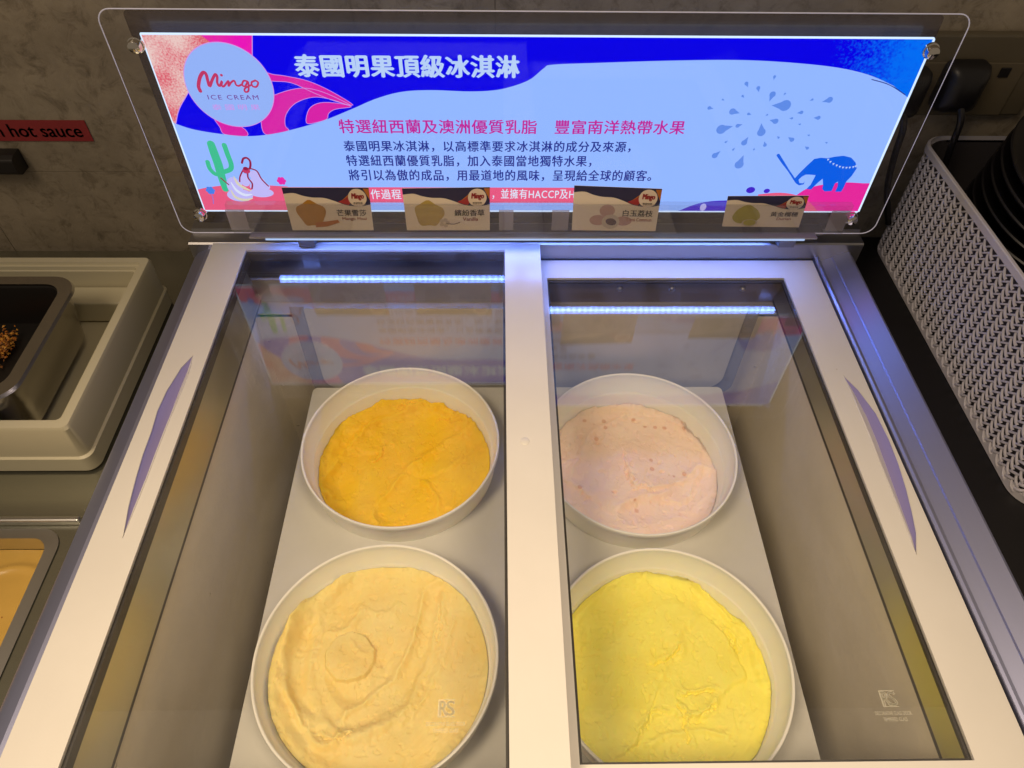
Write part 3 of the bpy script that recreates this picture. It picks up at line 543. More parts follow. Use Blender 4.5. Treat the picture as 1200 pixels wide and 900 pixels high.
# ground, cactus, ice cream, flowers
bl = PR[3][1]
g_ = catmull([(-.3537,.065),(-.3349,.069),(-.3116,.0718),(-.29,.0725),(-.2688,.0714),(-.2457,.0698)], 5); g_[0] = (xl, g_[0][1])
art.flat([(xl, bl), ] + g_ + [(g_[-1][0], bl)], D(1), GROUND)
q = [(-.2517,.0692),(.0901,.0486)]; art.flat([(q[0][0], q[1][1]), (q[1][0], q[1][1]), (q[1][0], q[0][1]), (q[0][0], q[0][1])], D(1.5), GROUND)
tx('作過程', [(-.151,.0666),(-.1159,.0535)], BRIGHT, 4, bold=.01, spacing=1.1); tx('，並擁有HACCP及H', [(-.0087,.0675),(.0876,.0539)], BRIGHT, 4, bold=.01, spacing=1.1)
for pts, wd in (([(-.3178,.1231),(-.3176,.1115),(-.3172,.0988),(-.3179,.0859),(-.3183,.0666)], [.0085, .0095, .0098, .0095, .0075]), ([(-.3036,.1218),(-.3032,.1101),(-.3027,.0989),(-.3056,.092),(-.316,.0881)], .0056), ([(-.3282,.1013),(-.3281,.0924),(-.3237,.0859),(-.3164,.0866)], .005)):
    ribbon(art, pts, wd, D(3), GREEN, 6)
def bl_(pts, mi, k, n=24):
    for x, y, a, b in pts: disc(art, (x, y), a, b, D(k), mi, n)
bl_([(-.2777,.0618,.014,.0062),(-.2777,.0697,.0118,.0058),(-.2784,.0772,.0085,.0052),(-.28,.0845,.0058,.0062),(-.2929,.0786,.006,.0085)], LAV, 4)
bl_([(-.3036,.0583,.015,.0085),(-.3064,.0696,.009,.0125)], LAV, 5)
for k, pts in enumerate(([(-.3122,.0651),(-.3095,.0559),(-.3,.0521),(-.2901,.0544)], [(-.3092,.0756),(-.3057,.0651),(-.2981,.059),(-.2894,.0598)], [(-.3039,.083),(-.3019,.0741),(-.2957,.0682),(-.2889,.0644)])):
    ribbon(art, pts, [.001, .0032, .0036, .001], D(6 + k * .3), CREAM if k % 2 == 0 else BRIGHT)
for pts, wd in (([(-.2899,.1006),(-.2871,.1057),(-.2828,.1067),(-.2803,.1021),(-.2829,.0939),(-.2881,.0918)], .0024), ([(-.2825,.0935),(-.2759,.0903),(-.2731,.0801),(-.2676,.0709)], .0016), ([(-.2921,.0903),(-.2969,.083),(-.2989,.0768)], .0016), ([(-.2866,.0889),(-.288,.0816),(-.2853,.0742),(-.2873,.0674)], .0018)):
    ribbon(art, pts, wd, D(7), CRIM)
bl_([(-.2878,.0906,.0044,.0036)], RED, 7.3); bl_([(-.2876,.0935,.003,.0022)], CRIM, 7.6)
ribbon(art, [(-.3193,.0812),(-.3127,.0726)], .0014, D(6.5), CRIM, 2)
for cx, cy, mi in [(a, b, FLOW) for a, b in [(-.3361,.0647)]] + [(a, b, MAG) for a, b in [(-.2511,.0775)]]:
    for k in range(6): disc(art, (cx + .0032 * math.cos(k * 1.047), cy + .0032 * math.sin(k * 1.047)), .0022, .0022, D(4), mi, 12)
    disc(art, (cx, cy), .0025, .0025, D(4.2), mi, 12)
ribbon(art, [(-.3365,.0605),(-.3364,.0543),(-.338,.0466)], .0007, D(3), FLOW, 3)
# splashing drops
for i, (x, y, r) in enumerate([(.2568,.1937,8),(.2705,.189,8),(.2875,.1821,13),(.3044,.17,24),(.35,.1765,13),(.2497,.1631,14),(.2423,.1426,21),(.2592,.1468,9),(.2676,.1605,6),(.2993,.1522,12),(.2873,.1393,18),(.2715,.1268,13),(.2955,.124,8),(.3238,.1306,10),(.3443,.1205,7),(.2726,.0999,20),(.2422,.111,13),(.2238,.167,8),(.236,.1763,4),(.2562,.1803,5),(.3243,.1624,8),(.3447,.1564,9),(.3315,.1767,5),(.3161,.1557,5),(.327,.1488,4),(.3005,.1831,4),(.341,.136,4),(.3638,.1271,4),(.2507,.1274,5),(.2612,.1184,5),(.2846,.1185,4),(.3082,.133,5),(.2882,.1596,4),(.2842,.201,6)]):
    r = r * .00032; c0 = [(.2829,.1555)][0]; a = math.atan2(c0[1] - y, c0[0] - x) if i != 3 else math.pi
    pts = [(x + 1.9 * r * math.cos(a), y + 1.9 * r * math.sin(a))] + [(x + r * .8 * math.cos(a + t), y + r * .8 * math.sin(a + t)) for t in np.linspace(.7, 2 * math.pi - .7, 14)]
    art.flat(pts, D(2), DROP)
ele = [(.3419,.0828),(.3448,.0887),(.3505,.0985),(.3563,.1074),(.3631,.1089),(.3706,.1083),(.3786,.1102),(.3883,.1115),(.3979,.1091),(.4054,.1027),(.4092,.0954),(.4069,.0855),(.4035,.0788),(.4032,.0703),(.4022,.0648),(.3951,.0647),(.3953,.0728),(.3934,.0784),(.3911,.0757),(.3906,.0656),(.3824,.0651),(.3783,.0685),(.3777,.0736),(.3744,.0821),(.3693,.075),(.3657,.0676),(.3599,.0685),(.3629,.0739),(.3647,.0867),(.357,.0874),(.3529,.0874),(.3491,.0845),(.3467,.0807),(.349,.0763),(.3533,.0759),(.3547,.078),(.3546,.0746),(.3497,.0732),(.3446,.0761)]
art.flat(ele, D(4), AZ); ribbon(art, [(.3138,.1119),(.3222,.1025),(.332,.0919),(.3442,.0783)], [.0034, .0030, .0018, .0024], D(4), AZ)
for x, y in [(.3723,.1067),(.3759,.1038),(.3803,.1012),(.3847,.0993),(.3889,.0977),(.3929,.0967),(.397,.0964),(.4007,.0967),(.4045,.0974),(.407,.0984)]:
    art.flat([(x - .0013, y + .001), (x + .0013, y + .001), (x, y - .0018)], D(5), WHITE)
p = catmull([(.3508,.0598),(.361,.069),(.3811,.0748),(.4023,.0771),(.4247,.076)], 5); art.flat([(p[0][0] - .004, bl)] + p + [(xr, p[-1][1]), (xr, bl)], D(2), HOT)
p = catmull([(.3051,.0608),(.3296,.0632),(.3508,.0598),(.3691,.0504),(.3837,.0373)], 5); art.flat([(p[0][0], bl)] + p, D(3), GROUND)
p = catmull([(.2139,.037),(.2324,.0466),(.2518,.0514),(.2789,.0526)], 5); art.flat(p + [(p[-1][0], bl)], D(2), VIO); disc(art, [(.2434,.043)][0], .0038, .0052, D(3), LAV, 16)
bl_([(.2945,.0666,.0052,.0042),(.3139,.0655,.0036,.003)], VIO, 2)
ribbon(art, [(.3865,.1986),(.4075,.1929),(.4281,.1825)], .0009, D(3), NAVY)
# clip artwork to the printed sheet
art.v = [(min(max(x, PR[0][0]), PR[1][0]), y, min(max(z, bl), zt_)) for x, y, z in art.v]
art.build('printed_panel', INK, sg)
mb = MB()
for (x0, z0), (x1, z1) in ((PR[0], PR[1]), ):
    mb.box(x0 - .0008, x1 + .0008, .0045, .0072, zt_, zt_ + .0011)
    mb.box(x1, x1 + .0016, .0045, .0072, bl, zt_); mb.box(x0 - .0008, x0, .0045, .0072, bl, zt_); mb.box(x0, x1, .0045, .0072, bl - .0010, bl)
mb.build('light_guide_edge', emit('edge_glow', (.62, .78, 1), 1.25), sg)
SX0, SX1, S0, S1 = -.3833, .4585, .0096, .2655
out = rrect(SX0, SX1, S0, S1, .014)
def prism(mb, o, y0, y1):
    n = len(o); mb.add([(a, y0, b) for a, b in o] + [(a, y1, b) for a, b in o], [tuple(range(n)), tuple(range(n, 2 * n))] + [(i, (i + 1) % n, n + (i + 1) % n, n + i) for i in range(n)])
mb = MB(); prism(mb, out, -.002, .002); mb.build('front_panel', clear('clear_acrylic', (.98, .98, .98), .3, .04, haze=.004), sg)
mb = MB(); mb.tube([(a, -.0002, b) for a, b in out], .0006, 6, closed=True)
pe = mat('acrylic_edge', (.80, .78, .84), .3); b = pe.node_tree.nodes['Principled BSDF']; b.inputs['Emission Color'].default_value = (.75, .72, .95, 1); b.inputs['Emission Strength'].default_value = .16
mb.build('panel_edge', pe, sg)
mb = MB(); prism(mb, rrect(-.3795 + .012, .4425, .010, .2565, .004), .020, .023); mb.build('back_panel', clear('smoky_acrylic', (.60, .56, .53), .7, .04, haze=.10, hazecol=(.42, .37, .36)), sg)
for x, z in [(-.3546,.2333),(.4292,.2321),(-.3532,.0382),(.4218,.0349)]:
    mb = MB(); mb.lathe([(0, .0105), (.0035, .0102), (.0058, .0088), (.0068, .0060), (.0068, .0030), (.0078, .0026), (.0078, 0)], 28); mb.v = [(x + a, -.002 - c, z + b) for a, b, c in mb.v]
    mb.build('bolt', mat('chrome', (.75, .72, .68), .12, metal=1), sg, smooth=True)
def led_mat():
    mt, nt, N, L = nodes('led_light'); N.remove(N['Principled BSDF']); tc = N.new('ShaderNodeTexCoord'); sp = N.new('ShaderNodeSeparateXYZ'); L.new(tc.outputs['Object'], sp.inputs[0])
    a = N.new('ShaderNodeMath'); a.operation = 'MULTIPLY'; a.inputs[1].default_value = 2 * math.pi / .0075; L.new(sp.outputs[0], a.inputs[0]); c = N.new('ShaderNodeMath'); c.operation = 'SINE'; L.new(a.outputs[0], c.inputs[0])
    d = N.new('ShaderNodeMapRange'); L.new(c.outputs[0], d.inputs[0]); d.inputs[1].default_value = -1; d.inputs[2].default_value = 1; d.inputs[3].default_value = 24; d.inputs[4].default_value = 42
    e = N.new('ShaderNodeEmission'); e.inputs[0].default_value = (.15, .27, 1, 1); L.new(d.outputs[0], e.inputs[1]); L.new(e.outputs[0], N['Material Output'].inputs[0]); return mt
mb = MB(); mb.box(-.281, .02, -.0125, -.0060, .0100, .0114); mb.box(.032, .370, -.0125, -.0060, .0100, .0114); mb.build('led_strip', led_mat(), sg)
mb = MB(); mb.box(-.281, .370, -.0157, -.0149, .0098, .0118); mb.build('led_cover', emit('led_cover_glow', (.50, .66, 1), .85), sg)
mb = MB(); mb.box(-.30, .385, -.0148, -.0040, .0113, .0135); mb.box(-.30, .385, -.0050, -.0040, .0092, .0113); mb.build('led_channel', M['channel'], sg)
mb = MB(); mb.box(-.30, .40, .003, .02, .0045, .0085); mb.build('base_bar', M['darksteel'], sg)
for x in (-.25, .35):
    mb = MB(); mb.box(x, x + .02, .004, .018, -.0150, .0043); mb.build('foot', M['darksteel'], sg)
cl = clear('card_pocket', (.93, .93, .94), .9, .05, haze=.05, hazecol=(.7, .66, .72))
for x0, x1 in ((-.322, -.300), (-.001, .016), (.062, .082), (.395, .417)):
    mb = MB(); mb.box(x0, x1, -.0060, -.0050, .018, .046); mb.build('clip', clear('pale_clip', (.85, .84, .86), .9, .05, haze=.32, hazecol=(.72, .68, .74)), sg)
mb = MB(); mb.box(-.318, .415, -.0115, -.0105, .0165, .0560); mb.box(-.318, .415, -.0110, -.0030, .0560, .0566); mb.build('card_rail', cl, sg)

# ------------------------------------------------------------------ flavour cards in the rail
PAP = [mat('card_paper', (.97, .83, .66), .5), mat('card_navy', (.020, .018, .075), .5), mat('card_orange', (.55, .17, .02), .5), mat('card_red', (.42, .03, .035), .5), mat('card_badge', (.90, .74, .58), .5), mat('card_black', (.05, .03, .03), .5),
       mat('card_mango', (.55, .25, .02), .5, var=.3, vscale=120), mat('card_vanilla', (.60, .42, .10), .5, var=.25, vscale=120), mat('card_blush', (.60, .36, .30), .5, var=.2, vscale=120), mat('card_durian', (.52, .45, .05), .5, var=.25, vscale=120), mat('card_cream', (.70, .58, .45), .5), mat('card_dark', (.10, .05, .05), .5)]
CARDS = [([(-.2484,.019),(-.1515,.0191),(-.1495,.0777),(-.2482,.0775)], '芒果雪莎', 'Mango Meal', 6, 'flavour card with orange mango scoop, leftmost on the sign'),
         ([(-.1116,.0192),(-.0122,.0193),(-.0114,.0786),(-.1117,.0767)], '繽紛香草', 'Vanilla', 7, 'flavour card with pale yellow vanilla scoop on the sign'),
         ([(.0866,.0195),(.188,.0184),(.1864,.0769),(.085,.0811)], '白玉荔枝', "L'ami Commun", 8, 'flavour card with pink lychee sweets on the sign'),
         ([(.2673,.0253),(.3607,.0242),(.3589,.0683),(.2645,.0675)], '黃金榴槤', 'Durian', 9, 'flavour card with yellow durian ball, rightmost on the sign')]
for ci, (qd, zh, en, fr, lab) in enumerate(CARDS):
    o_ = qd[0]; mb = MB()
    def fq(u, v, k=0): 
        a = [(1 - u) * qd[0][i] + u * qd[1][i] for i in (0, 1)]; b = [(1 - u) * qd[3][i] + u * qd[2][i] for i in (0, 1)]
        return ((1 - v) * a[0] + v * b[0] - o_[0], -.0002 * k, (1 - v) * a[1] + v * b[1] - o_[1])
    fk = lambda k: (lambda u, v: fq(u, v, k))
    mb.add([fq(0, 0), fq(1, 0), fq(1, 1), fq(0, 1), fq(0, 0, -2), fq(1, 0, -2), fq(1, 1, -2), fq(0, 1, -2)], [(0, 1, 2, 3), (7, 6, 5, 4), (0, 4, 5, 1), (1, 5, 6, 2), (2, 6, 7, 3), (3, 7, 4, 0)], 0)
    wv = catmull([(0, .86), (.12, .88), (.22, .82), (.33, .78), (.46, .77), (.58, .70), (.70, .61), (.80, .58), (.90, .58), (1, .62)], 4)
    mb.flat(wv + [(1, 1), (0, 1)], 0, 1, fk(1))
    mb.flat([(.93, .98), (.999, .98), (.999, .72)], 0, 2, fk(2)); mb.flat([(.62, .68), (.78, .82), (.80, .74), (.74, .60)], 0, 3, fk(2)); mb.flat([(.66, .70), (.76, .86), (.78, .84)], 0, 2, fk(2.4))
    disc(mb, (.855, .775), .108, .205, 0, 4, 28, fk(3)); text(mb, 'Mingo', .79, .93, .72, .88, 0, 3, bold=.03, shear=.15, f=fk(4)); text(mb, '泰國明果', .80, .91, .635, .68, 0, 5, f=fk(4))
    if fr == 8:
        for c, a, b in (((.40, .47), .09, .14), ((.30, .25), .10, .12), ((.60, .24), .10, .11)): disc(mb, c, a, b, 0, 8, 20, fk(2))
        disc(mb, (.45, .22), .105, .17, 0, 10, 20, fk(3)); disc(mb, (.455, .22), .062, .085, 0, 11, 20, fk(4), rot=.3)
    else:
        pts = [(.28 + (.17 + .02 * math.sin(3 * t + ci)) * math.cos(t), .40 + (.30 + .03 * math.sin(5 * t)) * math.sin(t)) for t in np.linspace(0, 2 * math.pi, 30, endpoint=False)]
        mb.flat(pts, 0, fr, fk(2))
        if fr == 6: mb.flat([(.30, .08), (.44, .10), (.60, .20), (.58, .26), (.44, .22), (.30, .20)], 0, 2, fk(3))
        if fr == 7:
            for k in range(5): disc(mb, (.46 + .04 * math.cos(k * 1.26), .19 + .07 * math.sin(k * 1.26)), .025, .05, 0, 10, 10, fk(3))
            ribbon(mb, [(.48, .18), (.57, .16), (.64, .20)], .012, 0, 11, 4, fk(3.5))
        if fr == 9: disc(mb, (.34, .14), .10, .12, 0, 10, 16, fk(3)); disc(mb, (.34, .15), .08, .10, 0, 9, 16, fk(4))
    text(mb, zh, .585, .935, .35, .50, 0, 5, bold=.012, f=fk(2)); text(mb, en, .64 if len(en) > 7 else .68, .93 if len(en) > 7 else .86, .235, .32, 0, 3, bold=.01, f=fk(2))
    o = mb.build('flavour_card', PAP); Rm = Matrix.Rotation(-T, 4, 'X')
    o.matrix_world = Matrix.Translation((0, SY, SZ)) @ Rm @ Matrix.Translation((o_[0], -.0085 * .965, o_[1]))
    tag(o, lab, 'card', 'flavour cards on the sign')

# ------------------------------------------------------------------ on the wall
red = MB(); hs = [(-.6414,.0889),(-.5362,.0864),(-.5354,.058),(-.6571,.0594)]
x0 = -.80; red.box(x0, -.535, 0, .0006, hs[3][1], hs[0][1], 0)
tt = [(-.6452,.0818),(-.5417,.0666)]
text(red, 'Lemon hot sauce', -.712, -.545, tt[1][1] - .001, tt[0][1] + .0015, -.0003, 1, bold=.025)
ob = red.build('sauce_label', [mat('red_paper', (.34, .035, .04), .55, var=.08, vscale=40), mat('black_ink', (.01, .008, .008), .5)]); ob.location = (0, .8585, 0); tag(ob, 'red paper strip reading hot sauce stuck on the tiled wall', 'label')
hk = MB(); bb = [(-.6573,.0479),(-.6273,.048),(-.6234,.0198),(-.6723,.0197)]
hk.sweep([(0, bb[2][1]), (-.018, bb[2][1]), (-.026, bb[2][1] + .006), (-.024, bb[1][1] - .004), (-.016, bb[1][1]), (0, bb[1][1])], -.80, -.640, axis='x')
n = len(hk.v) // 2; hk.add([hk.v[i] for i in range(n, 2 * n)], [tuple(range(n))]); hk.add([hk.v[i] for i in range(n)], [tuple(range(n))])
ob = hk.build('wall_bracket', mat('black_bracket', (.012, .010, .010), .4), bevel=.002); ob.location = (0, .8595, 0); tag(ob, 'black plastic bracket on the wall below the red label', 'bracket')

# ------------------------------------------------------------------ left: counter, white bin, pan, sauce pan
ZC = -.118
ct = empty('steel_counter', (-.8, .45, -.9), label='stainless steel counter left of the freezer', cat='counter')
def cpart(mb, name, mt, parent=None, off=(-.8, .45, -.9), **kw):
    mb.v = [(x - off[0], y - off[1], z - off[2]) for x, y, z in mb.v]; return mb.build(name, mt, parent or ct, **kw)
greysteel = mat('counter_steel', (.40, .395, .32), .24, metal=.9, var=.1, vscale=30, stretch=(.05, 1, 1), bump=.05, bscale=60)
mb = MB(); px0, px1, py0, py1 = -.62, -.4745, .10, .3755
plate(mb, [(-1.3, -.1), (-.402, -.1), (-.402, .852), (-1.3, .852)], [rrect(px0, px1, py0, py1, .018)], ZC - .004, ZC); cpart(mb, 'worktop', greysteel)
mb = MB(); mb.box(-1.3, -.402, -.1, -.097, -.88, ZC - .004); mb.box(-.405, -.402, -.0968, .85, -.88, ZC - .004); cpart(mb, 'front_apron', M['darksteel'])
mb = MB(); mb.box(-1.25, -.452, .388, .3945, ZC + .0002, ZC + .010); cpart(mb, 'rail', M['steel'], bevel=.002)
# sauce pan let into the worktop
sp_ = empty('sauce_pan', (-.55, .24, ZC), label='steel pan of orange sauce sunk in the counter', cat='pan')
o1, i1 = rrect(px0 - .010, px1 + .008, py0 - .01, py1 + .008, .024), rrect(px0 + .004, px1 - .004, py0 + .004, py1 - .004, .017)
mb = MB(); n = len(o1)
def lv(lp, z): return [(a, b, z) for a, b in lp]
in2 = rrect(px0 + .010, px1 - .010, py0 + .010, py1 - .010, .015)
mb.add(lv(o1, ZC + .0015) + lv(i1, ZC + .0025) + lv(i1, ZC - .012) + lv(in2, ZC - .10), [(j * n + i, j * n + (i + 1) % n, (j + 1) * n + (i + 1) % n, (j + 1) * n + i) for j in range(3) for i in range(n)] + [tuple(range(3 * n, 4 * n))])
cpart(mb, 'pan_body', M['steel'], sp_, off=(-.55, .24, ZC), smooth=True)
mb = MB(); sa = rrect(px0 + .0052, px1 - .0052, py0 + .0052, py1 - .0052, .016); v, f = fill_holes(sa, []); 
NX, NY = 60, 100
vs = [(px0 + .005 + (px1 - px0 - .010) * i / NX, py0 + .005 + (py1 - py0 - .010) * j / NY) for j in range(NY + 1) for i in range(NX + 1)]
xx = np.array([p[0] for p in vs]); yy = np.array([p[1] for p in vs]); zz = ZC - .020 + .004 * fbm(xx, yy, 14, 3, 301) + .003 * np.exp(-((np.hypot(xx + .512, (yy - .30)) - .05) / .004) ** 2)
mb.add([(a, b, c) for (a, b), c in zip(vs, zz.tolist())], [(j * (NX + 1) + i, j * (NX + 1) + i + 1, (j + 1) * (NX + 1) + i + 1, (j + 1) * (NX + 1) + i) for j in range(NY) for i in range(NX)])
mb.v = [(x + .55, y - .24, z - ZC) for x, y, z in mb.v]
ob = mb.build('orange_sauce', mat('sauce', (.60, .37, .085), .22, var=.12, vscale=30, bump=.15, bscale=90, specks=((.30, .10, .02), 160, .14, .9)), smooth=True, ang=180); ob.location = (-.55, .24, ZC); tag(ob, 'orange brown sauce filling the sunken steel pan', 'sauce')
# white bin
BX1, BY0, BY1, BZ = -.4634, .4625, .7400, -.040
bn = empty('storage_bin', (-.62, .60, ZC), label='off white plastic bin with stepped rim beside the freezer', cat='bin')
binm = mat('bin_plastic', (.64, .59, .43), .42, var=.05, vscale=8)
def loop(dx, z, r): return lv(rrect(-.80 - dx, BX1 + dx, BY0 - dx, BY1 + dx, r), z)
prof = [(-.004, ZC + .0008, .016), (.0065, ZC + .004, .014), (.0065, BZ - .052, .012), (.004, BZ - .050, .012), (.0035, BZ - .004, .008), (.0015, BZ, .007), (-.0075, BZ, .006), (-.0085, BZ - .004, .006), (-.0120, BZ - .004, .006), (-.0130, BZ - .009, .006), (-.0150, BZ - .0095, .006), (-.0158, BZ - .052, .006), (-.020, BZ - .0525, .006), (-.0215, BZ - .068, .008), (-.03, BZ - .070, .008)]
mb = MB(); n = len(rrect(0, 1, 0, 1, .1)); vs = []
for dx, z, r in prof: vs += loop(dx, z, r)
mb.add(vs, [(j * n + i, j * n + (i + 1) % n, (j + 1) * n + (i + 1) % n, (j + 1) * n + i) for j in range(len(prof) - 1) for i in range(n)] + [tuple(range((len(prof) - 1) * n, len(prof) * n))])
cpart(mb, 'bin_body', binm, bn, off=(-.62, .60, ZC), smooth=True, ang=30)
mb = MB(); mb.box(-.74, BX1 - .0165, .690, BY1 - .0172, BZ - .0890 + .022, BZ - .0520 + .018); cpart(mb, 'ledge', binm, bn, off=(-.62, .60, ZC), bevel=.002)
# dark pan inside the bin
PZ = -.012
pn = empty('metal_pan', (-.62, .58, ZC), label='dark metal pan of fried bits standing in the white bin', cat='pan')
qx1, qy0, qy1 = -.5145, .4770, .6690
panm = mat('pan_metal', (.50, .48, .44), .24, metal=1, var=.1, vscale=20)
prof = [(.000, PZ - .004, .03), (.0005, PZ, .03), (-.003, PZ + .001, .028), (-.014, PZ - .001, .022), (-.0155, PZ - .004, .021), (-.020, PZ - .058, .02), (-.03, PZ - .0585, .014)]
mb = MB(); n = len(rrect(0, 1, 0, 1, .1, 10)); vs = []
for dx, z, r in prof: vs += lv(rrect(-.78, qx1 + dx, qy0 - dx, qy1 + dx, r, 10), z)
mb.add(vs, [(j * n + i, j * n + (i + 1) % n, (j + 1) * n + (i + 1) % n, (j + 1) * n + i) for j in range(len(prof) - 1) for i in range(n)] + [tuple(range((len(prof) - 1) * n, len(prof) * n))])
cpart(mb, 'pan_inside', [mat('pan_dark', (.012, .010, .009), .35)], pn, off=(-.62, .58, ZC), smooth=True)
prof = [(.0012, PZ + .0012, .03), (.0022, PZ - .003, .03), (-.004, PZ - .008, .028), (-.014, PZ - .074, .02), (-.02, PZ - .0755, .016)]
mb = MB(); vs = []
for dx, z, r in prof: vs += lv(rrect(-.782, qx1 + dx, qy0 - dx, qy1 + dx, r, 10), z)
vs = lv(rrect(-.772, qx1 - .0130, qy0 + .013, qy1 - .013, .022, 10), PZ + .0014) + vs
mb.add(vs, [(j * n + i, j * n + (i + 1) % n, (j + 1) * n + (i + 1) % n, (j + 1) * n + i) for j in range(len(prof)) for i in range(n)])
cpart(mb, 'pan_body', panm, pn, off=(-.62, .58, ZC), smooth=True, ang=40)
mb = MB()
for k in range(520):
    a = random.random() ** .7; x = -.594 - abs(random.gauss(0, .022)); y = .600 + random.gauss(0, .014); z = PZ - .0575 + random.random() * .014
    if not (qy0 + .024 < y < .635 and -.75 < x < qx1 - .03): continue
    s = .0012 + random.random() * .0018; t = random.random() * 3.1; dx, dy = s * math.cos(t), s * math.sin(t)
    mb.add([(x - dx, y - dy, z), (x + dy * .6, y - dx * .6, z + .0008), (x + dx, y + dy, z), (x - dy * .6, y + dx * .6, z + .0006), (x, y, z + .0022), (x, y, z - .0010)], [(0, 1, 4), (1, 2, 4), (2, 3, 4), (3, 0, 4), (1, 0, 5), (2, 1, 5), (3, 2, 5), (0, 3, 5)], k % 3)
ob = mb.build('fried_crumbs', [mat('crumb_gold', (.75, .36, .05), .5), mat('crumb_orange', (.62, .22, .03), .5), mat('crumb_brown', (.30, .12, .03), .5)]); tag(ob, 'golden orange fried crumbs heaped in the dark pan', 'crumbs', kind='stuff')

# ------------------------------------------------------------------ right: dark counter, woven basket, bowls, socket
ZD = -.092
mb = MB(); mb.box(.472, 1.5, -.1, .855, ZD - .03, ZD); mb.box(.474, 1.5, -.09, .85, -.9, ZD - .0302)
ob = mb.build('black_counter', mat('counter_black', (.010, .009, .010), .4), bevel=.002); tag(ob, 'black counter under the woven basket right of the freezer', 'counter')
bk = empty('woven_basket', (.75, .61, ZD), label='grey woven plastic basket standing right of the freezer', cat='basket')
wm = mat('basket_plastic', (.74, .71, .78), .45, var=.06, vscale=30)
ZT = .080; bx0, bx1, by0, by1, rc = .5520, .92, .3870, .8440, .030
def bpart(mb, name, **kw): mb.v = [(x - .75, y - .61, z - ZD) for x, y, z in mb.v]; return mb.build(name, wm, bk, **kw)
def bloop(z, d=0):
    t = (z - ZD) / (ZT - ZD); gsh = .012 * t + d
    return rrect(bx0 - gsh, bx1 + gsh, by0 - gsh * 0 - d, by1, rc, 8) if False else rrect(bx0 - d + .003 * (1 - t), bx1 + d, by0 - .010 * t - d, by1, rc, 8)
mb = MB(); n = len(bloop(0))
for z0, z1, d in ((ZT - .009, ZT, .0022), (ZD + .001, ZD + .012, .0012)):
    L_ = [[(a, b, z) for a, b in bloop(z, dd)] for z, dd in ((z0, -.002), (z0, d), (z1 - .001, d), (z1, d - .001), (z1, -.002))]
    mb.add(sum(L_, []), [(j * n + i, j * n + (i + 1) % n, (j + 1) * n + (i + 1) % n, (j + 1) * n + i) for j in range(4) for i in range(n)])
bpart(mb, 'rim', smooth=True, ang=40)
mb = MB(); lp = bloop(ZD + .003); mb.add([(a, b, ZD + .003) for a, b in lp], [tuple(range(len(lp)))]); bpart(mb, 'bottom')
# herringbone weave: slanting bars, alternate columns leaning the other way
mb = MB()
def path():
    pts = [(bx0 + rc + (bx1 - bx0 - 2 * rc) * .55, by0)] + [(bx0 + rc, by0)] + [(bx0 + rc - rc * math.sin(R(a)), by0 + rc - rc * math.cos(R(a))) for a in range(15, 91, 15)] + [(bx0, by1 - rc)] + [(bx0 + rc - rc * math.cos(R(a)), by1 - rc + rc * math.sin(R(a))) for a in range(15, 91, 15)]
    return pts
pth = path(); seg = [0]
for a, b in zip(pth[:-1], pth[1:]): seg.append(seg[-1] + math.hypot(b[0] - a[0], b[1] - a[1]))
def at(s):
    s = min(max(s, 0), seg[-1] - 1e-6); i = next(k for k in range(len(seg) - 1) if seg[k + 1] >= s); t = (s - seg[i]) / (seg[i + 1] - seg[i]); a, b = pth[i], pth[i + 1]
    dx, dy = (b[0] - a[0]), (b[1] - a[1]); l = math.hypot(dx, dy); return (a[0] + dx * t, a[1] + dy * t, dy / l * -1, dx / l)
def on(s, z, d):
    x, y, nx, ny = at(s); t = (z - ZD) / (ZT - ZD)
    return (x - d * abs(nx) * (1 if nx < 0 else 1) - .0 * t, y - (d if ny > .3 or ny < -.3 else 0) * (1 if ny > 0 else 1) - .010 * t * (1 if y < by0 + rc else 0), z)
pw = .0082; rows = 17; rh = (ZT - ZD - .019) / rows; ncol = int(seg[-1] / pw)
for c in range(ncol):
    s0 = (c + .5) * pw; sg_ = 1 if c % 2 else -1
    for r_ in range(rows + 1):
        zc = ZD + .011 + (r_ + (.0 if c % 2 else .5)) * rh
        if zc > ZT - .010: continue
        ds, dz = .0056, .0046 * sg_; P_ = []
        for k, t in enumerate((-1, -.5, 0, .5, 1)):
            bow = .0016 * (1 - t * t) + .0002; sx, zz_ = s0 + t * ds, min(max(zc + t * dz, ZD + .006), ZT - .006); wdt = .0016
            P_ += [on(sx, zz_ - wdt, bow - .0022), on(sx, zz_ - wdt * .6, bow), on(sx, zz_ + wdt * .6, bow), on(sx, zz_ + wdt, bow - .0022)]
        mb.add(P_, [(4 * k + j, 4 * k + j + 1, 4 * k + 5 + j, 4 * k + 4 + j) for k in range(4) for j in range(3)])
bpart(mb, 'weave', smooth=True, ang=50)
mb = MB(); lp = bloop(ZD + .004, -.006); lp2 = bloop(ZT - .004, -.006); n = len(lp)
mb.add([(a, b, ZD + .004) for a, b in lp] + [(a, b, ZT - .006) for a, b in lp2], [(i, (i + 1) % n, n + (i + 1) % n, n + i) for i in range(n)])
mb.v = [(x - .75, y - .61, z - ZD) for x, y, z in mb.v]; mb.build('shade_backing', mat('basket_inner_shade', (.07, .062, .068), .7), bk)  # dark sheet added to stand in for the shade inside the basket
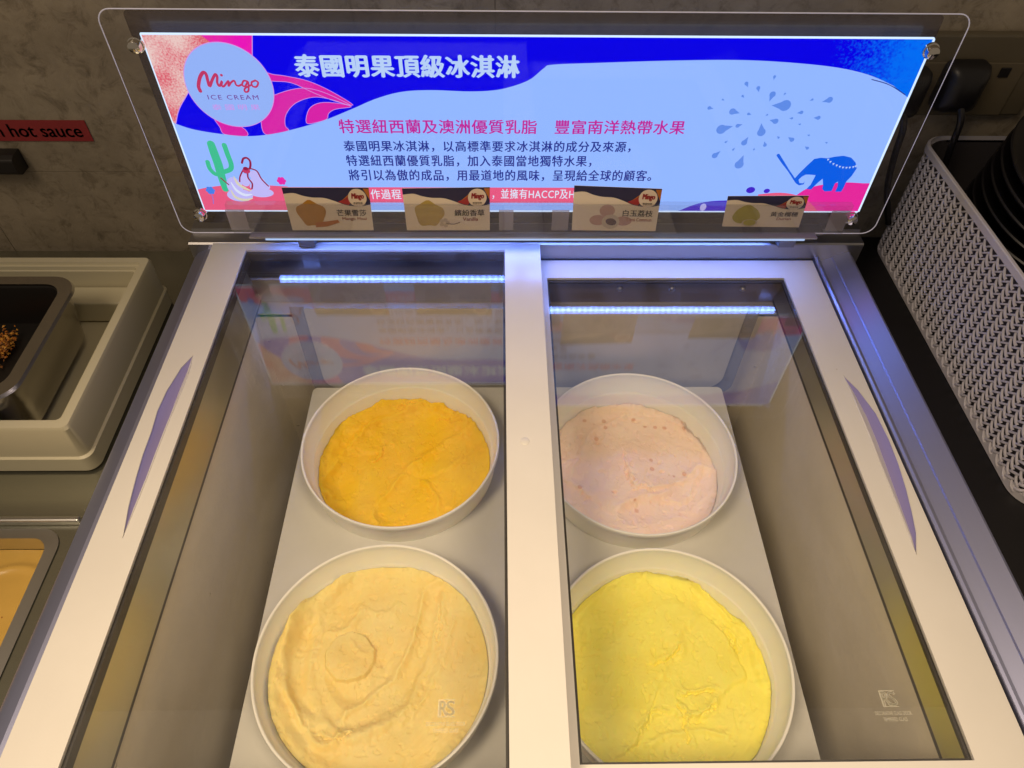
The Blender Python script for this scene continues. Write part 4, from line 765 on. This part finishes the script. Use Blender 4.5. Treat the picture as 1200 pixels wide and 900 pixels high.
# stacks of black bowls in the basket
blk = mat('black_plastic', (.010, .009, .011), .38)
mb = MB(); mb.lathe([(0, .002), (.070, .002), (.078, .006), (.118, .046), (.124, .048), (.1255, .0465), (.125, .0445), (.1205, .0435), (.080, .001), (.072, 0), (0, 0)], 72)
bw0 = mb.build('bowl', blk, smooth=True, ang=40)
ords = ['lowest', 'second lowest', 'third lowest', 'fourth lowest', 'fifth lowest', 'fifth highest', 'fourth highest', 'third highest', 'second highest', 'topmost']
k = 0
for (x, y, n, lean, nm) in ((.692, .708, 10, .10, 'big stack below the wall socket'), (.785, .515, 6, -.9, 'tipped stack nearer the front')):
    for j in range(n):
        o = bw0 if k == 0 else bw0.copy()
        if k: COL.objects.link(o)
        k += 1
        if lean > 0: o.location = (x + j * .0012, y - j * .001, ZD + .020 + j * .0165); o.rotation_euler = (R(3 + j), R(lean * 20 * j / n), 0)
        else: o.location = (x + j * .0105, y, ZD + .070 + j * .004); o.rotation_euler = (R(8), R(62), 0)
        w_ = ords[j] if j < n - 1 else ('topmost' if lean > 0 else 'rightmost')
        if lean < 0: w_ = ['leftmost', 'second', 'third', 'fourth', 'fifth', 'rightmost'][j]
        tag(o, f'{w_} black plastic bowl of the {nm} in the basket', 'bowl', 'black bowls stacked in the basket')
# wall socket and plugs
so = empty('wall_socket', (.545, WY, .16), label='cream double wall socket behind the black bowls', cat='socket')
crm = mat('cream_plastic_shaded', (.13, .108, .07), .42)  # cream darkened in its colour for the shade around the socket
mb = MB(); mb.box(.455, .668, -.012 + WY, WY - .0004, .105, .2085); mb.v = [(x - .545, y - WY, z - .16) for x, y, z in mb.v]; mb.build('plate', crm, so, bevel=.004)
mb = MB(); mb.box(.486, .640, -.0145 + WY, WY - .0122, .108, .1755); mb.v = [(x - .545, y - WY, z - .16) for x, y, z in mb.v]; mb.build('face', mat('cream_face_shaded', (.14, .115, .075), .4), so, bevel=.001)  # face colour holds the same painted shade
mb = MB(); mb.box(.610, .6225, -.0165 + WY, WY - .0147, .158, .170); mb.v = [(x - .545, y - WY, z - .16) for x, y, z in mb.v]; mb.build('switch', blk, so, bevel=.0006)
for x, z, lab in ((.565, .150, 'black mains plug, the right one of the wall socket'), (.497, .142, 'black mains plug, the left one half behind the sign')):
    pg = empty('power_plug', (x, WY - .0148, z), label=lab, cat='plug', group='plugs in the wall socket')
    mb = MB(); lps = [(.026, .030, 0), (.026, .030, -.012), (.022, .026, -.022), (.012, .016, -.030)]; vs = []
    for a, b, y in lps: vs += [(p[0], y, p[1]) for p in rrect(-a, a, -b, b, .009, 5)]
    n = len(vs) // 4; mb.add(vs, [(j * n + i, j * n + (i + 1) % n, (j + 1) * n + (i + 1) % n, (j + 1) * n + i) for j in range(3) for i in range(n)] + [tuple(range(n)), tuple(range(3 * n, 4 * n))])
    mb.build('plug_body', blk, pg, smooth=True, ang=40)
    mb = MB(); mb.tube(catmull([(.002, -.024, -.016), (.006, -.034, -.034), (.010, -.036, -.070), (.022, -.034, -.120), (.050, -.030, -.180)], 8), .0042, 10); mb.build('cord', blk, pg, smooth=True)
